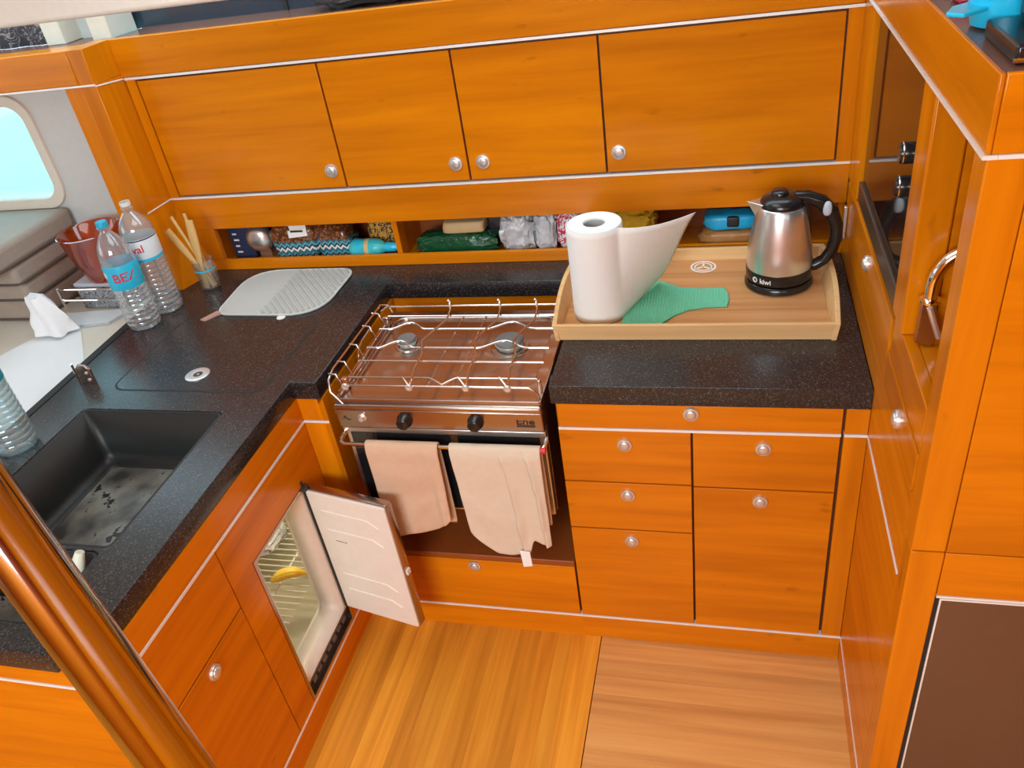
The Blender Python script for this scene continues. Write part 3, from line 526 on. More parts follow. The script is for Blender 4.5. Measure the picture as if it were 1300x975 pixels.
# open door: hinged at the stove end
HX, HY, ang = XL + 0.002, -0.112, math.radians(-12)
def dr(u, t, z):   # u along the door from the hinge, t thickness (towards the stove)
    return (HX + u * math.cos(ang) - t * math.sin(ang), HY + u * math.sin(ang) + t * math.cos(ang), z)
DW = 0.262
fd = obj('fridge_door', slab([rrect(0.0, DW, 0.172, 0.640, 0.008)], 0.010, 0.034, 0.001, lambda a, c, h: dr(a, h, c)), 'stainless', fr)
obj('inner_panel', slab([rrect(0.003, DW - 0.003, 0.175, 0.637, 0.008)], 0.002, 0.010, 0.002, lambda a, c, h: dr(a, h, c)), 'fridge_white', fd)
obj('gasket', slab([rrect(0.000, 0.006, 0.176, 0.636, 0)], -0.001, 0.009, 0, lambda a, c, h: dr(a, h, c)), 'black_rubber', fd)
for z in (0.575, 0.505, 0.33, 0.265):
    obj('pressed_rib', B().tube([dr(0.04 + 0.18 * q / 12, 0.0025, z - 0.010 * max(0, q - 10)) for q in range(13)], 0.0035, 6), 'fridge_white', fd)
obj('latch', bx(0, 0, 0, 0, 0, 0) if False else B().add([dr(DW + a, h, c) for a in (0, 0.006) for h in (0.012, 0.026) for c in (0.385, 0.402)], [(0, 1, 3, 2), (4, 6, 7, 5), (0, 4, 5, 1), (2, 3, 7, 6), (0, 2, 6, 4), (1, 5, 7, 3)]), 'white_plastic', fd)
obj('print_mark', text('----', 0.03, lambda x, y, h: dr(0.075 + x, 0.0015 - h, 0.468 + y * 0.5), 0.0003), 'print_dark', fd)
obj('hinge', B().box(XL - 0.01, XL + 0.012, -0.118, -0.094, 0.641, 0.650).box(XL - 0.004, XL + 0.004, -0.112, -0.104, 0.65, 0.668), 'grey_strip', fr)
fld = bpy.data.lights.new('fridge_lamp', 'POINT'); fld.energy = 1.6; fld.shadow_soft_size = 0.02; fld.color = (1.0, 0.93, 0.75); flo = bpy.data.objects.new('fridge_lamp', fld); COL.objects.link(flo); flo.parent = fr; flo.location = Vector((-0.88, -0.05, 0.60)) - WLOC[fr]
# food in the fridge
ban = [(-0.955 + 0.10 * t, -0.150 + 0.045 * t, ZSH + 0.022 + 0.020 * math.sin(PI * t)) for t in [k / 10 for k in range(11)]]
tag(obj('banana', B().tube(ban, [0.004, 0.011, 0.015, 0.0165, 0.017, 0.017, 0.0165, 0.015, 0.012, 0.007, 0.004], 10), 'banana'), 'yellow banana lying on the fridge wire shelf', 'banana')
tag(obj('food_bag', B().pillow((-1.06, 0.02, ZSH + 0.003), (0.05, 0.06, 0.022), 3, 0.2), 'pack_white'), 'crumpled clear food bag at the back of the fridge shelf', 'bag')
tag(obj('food_tub', B().lathe([(0.04, 0), (0.045, 0.05), (0.047, 0.052), (0.047, 0.058), (0.0001, 0.058)], (-1.10, -0.15, ZSH + 0.003), 20), 'jar_dark'), 'dark lidded tub on the fridge shelf', 'tub')
jr = thing('condiment_jar', (-0.90, -0.325, Z0), 'small dark jar on the fridge floor', 'jar')
obj('jar_body', B().lathe([(0.028, 0), (0.030, 0.01), (0.030, 0.06), (0.024, 0.07)], (-0.90, -0.325, Z0), 20), 'jar_dark', jr); obj('jar_lid', B().lathe([(0.026, 0.07), (0.026, 0.085), (0.0001, 0.086)], (-0.90, -0.325, Z0), 20), 'blue_lid', jr)
sq = thing('squeeze_bottle', (-0.93, -0.265, Z0), 'yellow squeeze bottle with a blue cap on the fridge floor', 'bottle')
obj('bottle_body', B().lathe([(0.020, 0), (0.022, 0.01), (0.022, 0.08), (0.010, 0.10)], (-0.93, -0.265, Z0), 18), 'banana', sq); obj('bottle_cap', B().lathe([(0.009, 0.10), (0.008, 0.125), (0.0001, 0.127)], (-0.93, -0.265, Z0), 14), 'blue_lid', sq)

# ================================================================== STOVE
st = thing('gas_stove', (-0.37, 0.2, 0.50), 'stainless gimballed gas stove with two burners and oven below', 'stove')
GX0, GX1 = -0.640, -0.092
obj('body', bx(GX0 + 0.004, GX1 - 0.004, 0.012, 0.42, 0.502, 0.876), 'stainless', st, bevel=0.002)
obj('hob_rim', slab([rrect(GX0, GX1, -0.028, 0.425, 0.008), rrect(GX0 + 0.035, GX1 - 0.035, 0.035, 0.385, 0.03)], 0.874, 0.888, 0.003), 'stainless', st)
ht = obj('hob_top', slab([rrect(GX0 + 0.03, GX1 - 0.03, 0.03, 0.39, 0.03)], 0.872, 0.880), 'stainless', st)
obj('front_step', bx(GX0, GX1, -0.040, 0.0, 0.862, 0.876), 'stainless', st, bevel=0.004)
cp = obj('control_panel', B().hull8([(GX0, -0.034, 0.800), (GX1, -0.034, 0.800), (GX1, 0.014, 0.800), (GX0, 0.014, 0.800)], [(GX0, -0.040, 0.862), (GX1, -0.040, 0.862), (GX1, 0.014, 0.862), (GX0, 0.014, 0.862)]), 'stainless', st, bevel=0.003)
for xk in (-0.451, -0.262):
    obj('dial', B().lathe([(0.021, 0), (0.021, 0.004), (0.0185, 0.006), (0.0165, 0.022), (0.013, 0.025), (0.0001, 0.025)], (xk, -0.037, 0.832), 24, '-y').box(xk - 0.002, xk + 0.002, -0.0635, -0.060, 0.832, 0.846), 'black_plastic', cp, ang=45)
    obj('dial_mark', bx(xk - 0.001, xk + 0.001, -0.0395, -0.036, 0.855, 0.860), 'print_dark', cp)
obj('igniter', B().lathe([(0.012, 0), (0.012, 0.004), (0.008, 0.007), (0.007, 0.013), (0.0001, 0.014)], (-0.567, -0.037, 0.838), 20, '-y'), 'nickel', cp)
obj('maker_mark', text('Ene', 0.026, lambda x, y, h: (-0.135 + x * 1.25, -0.0375 - h, 0.836 + y), 0.0006), 'print_dark', cp); obj('maker_underline', bx(-0.158, -0.112, -0.039, -0.036, 0.820, 0.823), 'print_dark', cp)
obj('ignition_mark', text('A_', 0.017, lambda x, y, h: (-0.612 + x, -0.0375 - h, 0.836 + y), 0.0006), 'print_dark', cp)
od = obj('oven_door', bx(GX0 + 0.004, GX1 - 0.004, -0.020, 0.010, 0.512, 0.796), 'stainless_light', st, bevel=0.003)
obj('oven_glass', bx(GX0 + 0.017, GX1 - 0.017, -0.0225, -0.019, 0.522, 0.776), 'black_glass', od); obj('top_edge', bx(GX0, GX1, -0.026, 0.0, 0.780, 0.795), 'stainless_light', od, bevel=0.002)
obj('towel_bar', B().tube([(GX0 + 0.0, -0.022, 0.775), (GX0 + 0.0, -0.050, 0.772), (GX0 + 0.004, -0.058, 0.768), (GX0 + 0.015, -0.060, 0.766), (GX1 - 0.015, -0.060, 0.766), (GX1 - 0.004, -0.058, 0.768), (GX1, -0.050, 0.772), (GX1, -0.022, 0.775)], 0.006, 10), 'wire_steel', od)
obj('bar_end', B().lathe([(0.008, 0), (0.008, 0.012), (0.0001, 0.014)], (GX1 - 0.008, -0.060, 0.766), 14, 'x'), 'print_red', od)
for xb, yb, rr in ((-0.527, 0.243, 0.028), (-0.229, 0.236, 0.040)):
    bu = obj('burner', B().lathe([(rr * 0.8, 0.0), (rr * 0.85, 0.012), (rr, 0.014), (rr, 0.018)], (xb, yb, 0.880), 28), 'burner_ring', st); obj('burner_cap', B().lathe([(rr * 0.98, 0.018), (rr * 1.0, 0.022), (rr * 0.9, 0.027), (0.0001, 0.028)], (xb, yb, 0.880), 28), 'burner_grey', bu, ang=50)
    obj('burner_collar', B().lathe([(rr * 1.35, 0), (rr * 1.3, 0.003), (rr * 1.0, 0.005)], (xb, yb, 0.880), 28, cap=False), 'stainless', bu)
ZW = 0.922; WR = 0.0028
WX0, WX1 = -0.612, -0.104
def bar(name, pts, r=WR): return obj(name, B().tube(pts, r, 8), 'wire_steel', st)
bar('rear_rail', [(-0.645, 0.365, ZW), (-0.628, 0.374, ZW + 0.012), (WX1 - 0.006, 0.374, ZW + 0.012), (WX1, 0.368, ZW)]); bar('rear_rail', [(WX0, 0.335, ZW), (-0.30, 0.335, ZW), (WX1, 0.335, ZW)])
def gapbar(y, skip):    # grid bar that bows round each burner
    P = []
    for k in range(61):
        x = WX0 + (WX1 - WX0) * k / 60; dy = 0
        for xb, rr in ((-0.527, 0.055), (-0.229, 0.068)):
            q = (x - xb) / rr
            if abs(q) < 1: dy += skip * 0.5 * (1 + math.cos(PI * q))
        P.append((x, y + dy, ZW))
    return P
bar('grid_bar', gapbar(0.263, 0.035)); bar('grid_bar', gapbar(0.165, -0.0 + 0.035)); bar('grid_bar', [(WX0, 0.100, ZW), (WX1, 0.097, ZW)])
bar('front_fiddle', [(WX0 + 0.004, 0.022, ZW), (-0.385, 0.022, ZW), (-0.365, 0.014, ZW - 0.004), (-0.348, 0.004, ZW - 0.008), (-0.332, 0.014, ZW - 0.004), (-0.315, 0.022, ZW), (-0.108, 0.022, ZW), (-0.098, 0.018, ZW - 0.01), (-0.096, 0.012, ZW - 0.035)])
bar('front_fiddle', [(-0.610, -0.016, ZW), (-0.120, -0.016, ZW), (-0.106, -0.018, ZW - 0.008), (-0.098, -0.018, ZW - 0.020), (-0.096, -0.014, ZW - 0.036)])
for xx in (-0.600, -0.426, -0.278, -0.172):
    c = obj('clamp_screw', B().lathe([(0.009, 0), (0.010, 0.004), (0.008, 0.007), (0.004, 0.0075), (0.003, 0.006)], (xx, -0.018, ZW), 18, '-y'), 'nickel', st)
    if xx > -0.5: obj('clamp_tail', B().tube([(xx - 0.004, -0.012, ZW), (xx - 0.020, 0.002, ZW + 0.012), (xx - 0.024, 0.006, ZW + 0.014)], 0.003, 8), 'wire_steel', c)
for xr, dx in ((-0.426, 0), (-0.278, 0), (-0.172, 0)):
    bar('pot_holder', [(xr, -0.010, ZW + 0.004), (xr - 0.012, 0.060, ZW + 0.004), (xr - 0.006, 0.110, ZW + 0.012), (xr - 0.028, 0.178, ZW + 0.012), (xr - 0.020, 0.24, ZW + 0.006), (xr + 0.004, 0.30, ZW + 0.006), (xr + 0.003, 0.345, ZW + 0.012), (xr - 0.004, 0.372, ZW + 0.026), (xr - 0.006, 0.368, ZW + 0.032)], 0.0028)
for xr, y0, y1 in ((-0.385, -0.005, 0.36), (-0.318, -0.005, 0.36)):
    bar('grid_bar', [(xr, y0, ZW - 0.008), (xr, 0.18, ZW - 0.008), (xr, y1, ZW - 0.008)], 0.0026)
bar('side_rail', [(-0.606, -0.045, 0.884), (-0.640, -0.030, ZW - 0.012), (-0.655, 0.0, ZW + 0.004), (-0.660, 0.045, ZW + 0.010), (-0.658, 0.20, ZW + 0.010), (-0.652, 0.33, ZW + 0.012), (-0.646, 0.372, ZW + 0.018), (-0.630, 0.388, ZW + 0.008), (-0.618, 0.380, ZW - 0.012)])
bar('side_rail', [(-0.622, -0.02, 0.892), (-0.624, 0.18, 0.896), (-0.624, 0.37, 0.896)], 0.005)
for yy in (0.02, 0.08, 0.165, 0.263, 0.335):
    bar('rail_hook', [(-0.661, yy, ZW + 0.011), (-0.640, yy - 0.002, ZW + 0.010), (-0.632, yy - 0.010, ZW), (-0.622, yy - 0.012, 0.899)], 0.0026)
bar('side_hoop', [(-0.640, 0.265, ZW + 0.004), (-0.646, 0.21, ZW - 0.005), (-0.640, 0.165, ZW - 0.010), (-0.628, 0.13, ZW - 0.012)], 0.0026)
for yy in (0.02, 0.335): obj('grid_foot', bx(-0.628, -0.612, yy - 0.008, yy + 0.008, 0.886, ZW), 'wire_steel', st, bevel=0.002); obj('grid_foot', bx(-0.106, -0.098, yy - 0.006, yy + 0.006, 0.886, ZW), 'wire_steel', st, bevel=0.002)
obj('side_trough', bx(-0.638, -0.612, 0.0, 0.36, 0.886, 0.892), 'stainless', st)
obj('gimbal_pin', B().tube([(GX0 - 0.052, 0.20, 0.80), (GX0 + 0.01, 0.20, 0.80)], 0.012, 12), 'stainless', st); obj('gimbal_pin', B().tube([(GX1 - 0.01, 0.20, 0.80), (-0.067, 0.20, 0.80)], 0.012, 12), 'stainless', st)

# ================================================================== TOWELS ON THE OVEN RAIL
def towel(name, material, x0, x1, zb, label, fold, nx=26, back=0.10, thick=0.006):
    """cloth over the towel bar: zb(u) = height of the hem, fold(u, v) = extra depth towards the viewer"""
    b = B(); rows = []; nv = 22; BY, BZ, BR = -0.060, 0.766, 0.0105
    for i in range(nx + 1):
        u = i / nx; x = x0 + (x1 - x0) * u; col = []
        for k in range(4): col.append((x, BY + BR + 0.002, BZ - back * (1 - k / 4)))
        for k in range(7):
            a = PI * k / 6; col.append((x, BY + BR * math.cos(a), BZ + BR * math.sin(a)))
        L = BZ - zb(u)
        for k in range(1, nv + 1):
            v = k / nv; fx, fy = fold(u, v); col.append((x + fx, BY - BR - fy, BZ - L * v))
        rows.append(col)
    m = len(rows[0]); b.add([p for r in rows for p in r], [(i * m + k, (i + 1) * m + k, (i + 1) * m + k + 1, i * m + k + 1) for i in range(nx) for k in range(m - 1)])
    o = obj(name, b, material, ang=180); s = o.modifiers.new('thick', 'SOLIDIFY'); s.thickness = thick; s.offset = 0
    s2 = o.modifiers.new('smooth', 'SUBSURF'); s2.levels = 1; s2.render_levels = 1
    return tag(o, label, 'towel', 'hand towels on the oven rail')
t1 = towel('hand_towel', 'towel', -0.567, -0.366, lambda u: 0.446 + 0.075 * u ** 1.6 + 0.006 * math.sin(u * 7), 'peach terry hand towel folded over the oven rail', lambda u, v: (0.012 * v * math.sin(u * 3.1 + 0.5), 0.004 + 0.006 * math.sin(u * 5 + v * 2) * v + 0.004 * noise.noise(Vector((u * 4, v * 5, 1))) + (0.010 * max(0, 1 - abs(u - 0.90) / 0.07) * v)), back=0.28)
def f2(u, v):
    y = 0.004 + 0.004 * noise.noise(Vector((u * 5, v * 4, 7))) * (0.4 + v)
    for c, w, a in ((0.56, 0.06, 0.014), (0.83, 0.055, 0.022)):
        q = (u - c - 0.10 * v * (c > 0.7) - 0.02 * math.sin(v * 4)) / w
        if 0 <= q < 3: y += a * math.exp(-q) * (0.5 + 0.6 * v)
        elif -1 < q < 0: y += a * (1 + q) ** 2 * 0.2 * v
    return 0.018 * v * math.sin(u * 4) + 0.012 * v, y
def z2(u):
    if u < 0.12: return 0.486 - 0.08 * (u / 0.12) ** 0.7 * 0.6
    if u < 0.22: return 0.438 - 0.03 * (u - 0.12) / 0.1
    if u < 0.62: return 0.408 - 0.004 * math.sin((u - 0.22) / 0.4 * PI) + 0.012 * (u - 0.22)
    if u < 0.72: return 0.413 + 0.06 * (u - 0.62) / 0.1
    if u < 0.86: return 0.470 - 0.02 * (u - 0.72) / 0.14
    return 0.450 + 0.006 * (u - 0.86) / 0.14
t2 = towel('hand_towel', 'towel_pale', -0.337, -0.100, z2, 'cream cotton towel with a care tag hanging beside the peach towel', f2, nx=44, back=0.27, thick=0.004)
obj('care_tag', B().hull8([(-0.186, -0.094, 0.384), (-0.161, -0.094, 0.389), (-0.161, -0.092, 0.389), (-0.186, -0.092, 0.384)], [(-0.192, -0.086, 0.436), (-0.164, -0.088, 0.436), (-0.164, -0.086, 0.436), (-0.192, -0.084, 0.436)]), 'print_white', t2)

# ================================================================== THINGS ON THE RIGHT-HAND WORKTOP
TX0, TX1, TY0, TY1, TZ = -0.092, 0.592, 0.205, 0.640, ZT
tr = thing('serving_tray', (0.25, 0.42, TZ), 'bamboo serving tray with raised sides, holding the kettle and paper roll', 'tray')
obj('tray_base', slab([rrect(TX0 + 0.010, TX1 - 0.010, TY0 + 0.008, TY1 - 0.008, 0.006)], TZ, TZ + 0.012), 'tray_wood', tr)
def wallp(p0, p1, i0, i1, h0=0.046, h1=0.046):   # board from p0 to p1 (outer foot), leaning outwards; i = inner offset
    b0, b1 = Vector((*p0, TZ)), Vector((*p1, TZ)); n = Vector((*i0, 0)); n2 = Vector((*i1, 0))
    return B().hull8([b0, b1, b1 + n2 * 1.0, b0 + n * 1.0], [b0 - n * 0.4 + Vector((0, 0, h0)), b1 - n2 * 0.4 + Vector((0, 0, h1)), b1 + n2 * 0.55 + Vector((0, 0, h1)), b0 + n * 0.55 + Vector((0, 0, h0))])
k = 0.012
obj('tray_side', wallp((TX0, TY0), (TX1, TY0), (0.0, k), (0.0, k)), 'tray_rim_wood', tr, bevel=0.002)
obj('tray_side', wallp((TX1, TY1), (TX0, TY1), (0.0, -k), (0.0, -k)), 'tray_rim_wood', tr, bevel=0.002)
for xx, sg in ((TX0, 1), (TX1, -1)):      # curved ends: higher in the middle
    N = 12; b = B(); vs = []
    for i in range(N + 1):
        t = i / N; y = TY0 - 0.004 + (TY1 - TY0 + 0.008) * t; h = 0.046 + 0.018 * math.sin(PI * t)
        o = -0.010 * math.sin(PI * t) * sg
        for dx, z in ((0, 0), (sg * k, 0), (sg * k * 0.5, h), (-sg * k * 0.5, h)): vs.append((xx + dx + o * (z > 0), y, TZ + z))
    fs = [(i * 4 + j, i * 4 + (j + 1) % 4, (i + 1) * 4 + (j + 1) % 4, (i + 1) * 4 + j) for i in range(N) for j in range(4)] + [(0, 1, 2, 3), (N * 4 + 3, N * 4 + 2, N * 4 + 1, N * 4)]
    obj('tray_end', b.add(vs, fs), 'tray_rim_wood', tr, bevel=0.0015)
em = [[(0.271 + r_ * math.cos(2 * PI * i / 40), 0.585 + r_ * math.sin(2 * PI * i / 40)) for i in range(40)] for r_ in (0.036, 0.031)]
lg = slab(em, TZ + 0.0115, TZ + 0.0126)
lg.add(*(lambda q: (q.v, q.f))(slab([[(0.271 + r_ * math.cos(2 * PI * i / 30), 0.585 + r_ * math.sin(2 * PI * i / 30)) for i in range(30)] for r_ in (0.025, 0.021)], TZ + 0.0115, TZ + 0.0126)))
for a in (90, 210, 330):
    ca, sa = math.cos(math.radians(a)), math.sin(math.radians(a)); q = [(0.271 + r_ * ca - s_ * sa, 0.585 + r_ * sa + s_ * ca) for r_, s_ in ((0.003, -0.003), (0.032, -0.003), (0.032, 0.003), (0.003, 0.003))]
    lg.prism([(x_, y_, TZ + 0.0115) for x_, y_ in q], [(x_, y_, TZ + 0.0126) for x_, y_ in q])
obj('wheel_emblem', lg, 'print_white', tr)
TF = TZ + 0.0128
# paper roll with a loose end
pr_ = thing('paper_roll', (0.012, 0.330, TF), 'white kitchen paper roll with its loose sheet pulled out', 'paper roll')
PX, PY, PRAD, PH = 0.012, 0.330, 0.070, 0.258
obj('roll', B().lathe([(0.029, 0.0), (PRAD - 0.001, 0.0), (PRAD, 0.003), (PRAD, PH - 0.003), (PRAD - 0.002, PH), (0.029, PH), (0.028, PH - 0.002), (0.028, 0.002), (0.029, 0.0)], (PX, PY, TF), 48, cap=False), 'paper', pr_, ang=50)
obj('core', B().lathe([(0.0279, 0.0), (0.0279, PH - 0.004), (0.0266, PH - 0.004), (0.0266, 0.0)], (PX, PY, TF), 32, cap=False), 'paper_core', pr_, ang=50)
b = B(); NU, NV = 44, 14
def sheet(u, v):
    """u 0..1 along the sheet, v 0..1 up; first 40 % hugs the roll, the rest swings away to the right and back"""
    if u < 0.45:
        a = math.radians(165 + (u / 0.45) * 165); R = PRAD + 0.0015
        return Vector((PX + R * math.cos(a), PY + R * math.sin(a), TF + 0.002 + PH * v * 0.997))
    t = (u - 0.45) / 0.55; a = math.radians(330); R = PRAD + 0.0015
    s0 = Vector((PX + R * math.cos(a), PY + R * math.sin(a), 0)); lo = Vector((0.150, 0.485, 0)); hi = Vector((0.248, 0.365, 0))
    c0 = Vector((0.105, 0.37, 0)); c1 = Vector((0.150, 0.285, 0)) 
    e = lo.lerp(hi, v ** 0.8); c = c0.lerp(c1, v)
    q = s0 * (1 - t) ** 2 + c * 2 * t * (1 - t) + e * t * t
    z0 = 0.002 + 0.012 * t * t; z1 = PH * 0.997 - 0.010 * t + 0.012 * t ** 4
    q.z = TF + z0 + (z1 - z0) * v; q.x += 0.012 * t ** 6 * v ** 6
    return q
b.add([sheet(i / NU, j / NV) for i in range(NU + 1) for j in range(NV + 1)], [(i * (NV + 1) + j, (i + 1) * (NV + 1) + j, (i + 1) * (NV + 1) + j + 1, i * (NV + 1) + j + 1) for i in range(NU) for j in range(NV)])
so = obj('loose_sheet', b, 'paper', pr_, ang=180); md = so.modifiers.new('t', 'SOLIDIFY'); md.thickness = 0.0012; md.offset = 1
# green cloth
gp = [(0.072, 0.262), (0.176, 0.258), (0.205, 0.300), (0.240, 0.330), (0.285, 0.343), (0.338, 0.346), (0.343, 0.380), (0.340, 0.420), (0.330, 0.447), (0.270, 0.446), (0.215, 0.452), (0.165, 0.490), (0.130, 0.500), (0.088, 0.42)]
gc = thing('green_cloth', (0.2, 0.37, TF), 'mint green dotted dish cloth beside the paper roll', 'cloth')
obj('cloth_sheet', slab([gp], TF, TF + 0.005, 0.0012), 'green_cloth', gc)
gb = B()
for yy in range(20):
    for xx in range(32):
        x_, y_ = 0.095 + xx * 0.0078, 0.268 + yy * 0.0095
        ins = False; j = len(gp) - 1
        for i in range(len(gp)):
            if (gp[i][1] > y_) != (gp[j][1] > y_) and x_ < (gp[j][0] - gp[i][0]) * (y_ - gp[i][1]) / (gp[j][1] - gp[i][1]) + gp[i][0]: ins = not ins
            j = i
        if ins and (x_ - 0.205) ** 2 + (y_ - 0.385) ** 2 > 0.022 ** 2: gb.hull8([(x_ - 0.0022, y_ - 0.0022, TF + 0.005), (x_ + 0.0022, y_ - 0.0022, TF + 0.005), (x_ + 0.0022, y_ + 0.0022, TF + 0.005), (x_ - 0.0022, y_ + 0.0022, TF + 0.005)], [(x_ - 0.001, y_ - 0.001, TF + 0.0065), (x_ + 0.001, y_ - 0.001, TF + 0.0065), (x_ + 0.001, y_ + 0.001, TF + 0.0065), (x_ - 0.001, y_ + 0.001, TF + 0.0065)])
obj('raised_dots', gb, 'green_cloth', gc, kind='stuff', smooth=False)
# kettle
KX, KY = 0.470, 0.482
kt = thing('electric_kettle', (KX, KY, TF), 'brushed steel electric kettle with black handle and base on the tray', 'kettle')
obj('power_base', B().lathe([(0.080, 0), (0.087, 0.004), (0.087, 0.014), (0.082, 0.020), (0.05, 0.021), (0.0001, 0.021)], (KX, KY, TF), 48), 'black_plastic', kt, ang=45)
kb = obj('black_band', B().lathe([(0.078, 0.022), (0.083, 0.026), (0.085, 0.050), (0.0835, 0.056), (0.0001, 0.056)], (KX, KY, TF), 48), 'black_plastic', kt, ang=45)
obj('steel_body', B().lathe([(0.0825, 0.056), (0.0828, 0.075), (0.0805, 0.105), (0.0755, 0.140), (0.069, 0.175), (0.0615, 0.206), (0.0575, 0.219), (0.054, 0.224), (0.0001, 0.224)], (KX, KY, TF), 64), 'plate_steel', kt, ang=60)
ld = obj('lid', B().lathe([(0.0555, 0.222), (0.056, 0.228), (0.050, 0.240), (0.036, 0.248), (0.0001, 0.250)], (KX, KY, TF), 48), 'black_plastic', kt, ang=50)
obj('lid_knob', B().lathe([(0.022, 0.246), (0.022, 0.255), (0.018, 0.260), (0.0001, 0.261)], (KX - 0.006, KY, TF), 24), 'black_plastic', ld, ang=50)
HZ = TF
hp = [(KX + 0.030, KY, HZ + 0.243), (KX + 0.060, KY, HZ + 0.240), (KX + 0.092, KY, HZ + 0.226), (KX + 0.120, KY, HZ + 0.196), (KX + 0.134, KY, HZ + 0.160), (KX + 0.136, KY, HZ + 0.125), (KX + 0.128, KY, HZ + 0.090), (KX + 0.112, KY, HZ + 0.064), (KX + 0.090, KY, HZ + 0.050), (KX + 0.066, KY, HZ + 0.047)]
hd = obj('handle', B().tube(hp, [0.014, 0.015, 0.0155, 0.015, 0.014, 0.0135, 0.013, 0.012, 0.012, 0.012], 14, r2=[0.020, 0.020, 0.019, 0.018, 0.0165, 0.016, 0.0155, 0.015, 0.016, 0.016], up=(0, 1, 0)) if False else B().tube(hp, [0.019] * 3 + [0.018] + [0.017] * 6, 14, r2=[0.013, 0.016, 0.019, 0.019, 0.017, 0.016, 0.015, 0.014, 0.015, 0.017], up=(0, 1, 0)), 'black_plastic', kt, ang=70)
obj('handle_spine', B().hull8([(KX + 0.060, KY - 0.024, HZ + 0.040), (KX + 0.085, KY - 0.018, HZ + 0.040), (KX + 0.085, KY + 0.018, HZ + 0.040), (KX + 0.060, KY + 0.024, HZ + 0.040)], [(KX + 0.044, KY - 0.020, HZ + 0.236), (KX + 0.066, KY - 0.015, HZ + 0.236), (KX + 0.066, KY + 0.015, HZ + 0.236), (KX + 0.044, KY + 0.020, HZ + 0.236)]), 'black_plastic', kt, bevel=0.004)
obj('switch', B().pillow((KX + 0.108, KY - 0.014, HZ + 0.192), (0.011, 0.009, 0.019), 1, 0.0, 0.8, flat=False), 'light_grey_box', hd)
obj('spout', B().prism([(KX - 0.048, KY - 0.026, HZ + 0.196), (KX - 0.048, KY + 0.026, HZ + 0.196), (KX - 0.062, KY, HZ + 0.188)], [(KX - 0.044, KY - 0.030, HZ + 0.231), (KX - 0.044, KY + 0.030, HZ + 0.231), (KX - 0.088, KY, HZ + 0.234)]), 'plate_steel', kt, bevel=0.002)
def wrap(cx, cy, R, a0, z): return lambda x, y, h: (cx + (R + h) * math.cos(a0 + x / R), cy + (R + h) * math.sin(a0 + x / R), z + y)
obj('maker_mark', text('kiwi', 0.019, wrap(KX, KY, 0.0848, math.radians(-116), TF + 0.039), 0.0008), 'print_white', kb)
obj('maker_emblem', B().add(*(lambda q: (q.v, q.f))(slab([[(0.0075 * math.cos(2 * PI * i / 20), 0.0075 * math.sin(2 * PI * i / 20)) for i in range(20)], [(0.001 + 0.0045 * math.cos(2 * PI * i / 20), 0.0045 * math.sin(2 * PI * i / 20)) for i in range(20)]], -0.0008, 0.0008, 0, wrap(KX, KY, 0.0848, math.radians(-137), TF + 0.039)))), 'print_white', kb)

# ================================================================== THINGS ON THE LEFT-HAND WORKTOP
# drying mat
mt = thing('drying_mat', (-1.02, 0.50, ZT), 'light grey silicone drying mat with ridged half, behind the round hatch ring', 'mat')
mo = [(-1.2, 0.352), (-0.838, 0.340), (-0.838, 0.652), (-1.226, 0.655)]
def round_poly(P, R, n=7):
    out = []
    for i, p in enumerate(P):
        p = Vector(p); a = Vector(P[i - 1]) - p; c = Vector(P[(i + 1) % len(P)]) - p; r = R[i]
        s, e = p + a.normalized() * r, p + c.normalized() * r
        for k_ in range(n + 1): t = k_ / n; out.append(tuple(s * (1 - t) ** 2 + p * 2 * t * (1 - t) + e * t * t))
    return out
MR = [0.05, 0.13, 0.06, 0.13]
obj('mat_sheet', slab([round_poly(mo, MR)], ZT + 0.0008, ZT + 0.005, 0.0008), 'mat_grey', mt)
obj('mat_rim', slab([round_poly(mo, MR), [((x_ + 1.03) * 0.972 - 1.03, (y_ - 0.5) * 0.965 + 0.5) for x_, y_ in round_poly(mo, MR)]], ZT + 0.0008, ZT + 0.007, 0.0008), 'mat_edge', mt)
inner = [((x_ + 1.03) * 0.955 - 1.03, (y_ - 0.5) * 0.945 + 0.5) for x_, y_ in round_poly(mo, MR)]
def inside(P, x_, y_):
    ins = False; j = len(P) - 1
    for i in range(len(P)):
        if (P[i][1] > y_) != (P[j][1] > y_) and x_ < (P[j][0] - P[i][0]) * (y_ - P[i][1]) / (P[j][1] - P[i][1]) + P[i][0]: ins = not ins
        j = i
    return ins
rb = B()
for q in range(-14, 22):
    c = -1.05 + q * 0.0235; run = []
    for s_ in range(0, 120):
        x_, y_ = c + s_ * 0.0035, 0.650 - s_ * 0.0035 * 1.15
        if inside(inner, x_, y_) and x_ > -1.045: run.append((x_, y_, ZT + 0.005))
    if len(run) > 4: rb.tube([run[0], run[len(run) // 2], run[-1]], 0.0052, 6)
obj('ridges', rb, 'mat_ridge', mt, kind='stuff')
obj('hanging_tab', B().hull8([(-1.235, 0.325, ZT + 0.001), (-1.215, 0.318, ZT + 0.001), (-1.180, 0.362, ZT + 0.001), (-1.200, 0.372, ZT + 0.001)], [(-1.233, 0.325, ZT + 0.005), (-1.215, 0.320, ZT + 0.005), (-1.180, 0.362, ZT + 0.008), (-1.200, 0.372, ZT + 0.008)]), 'tab_pink', mt)
obj('clear_tab', B().lathe([(0.014, 0), (0.013, 0.003), (0.0001, 0.004)], (-0.962, 0.338, ZT), 14), 'white_plastic', mt)
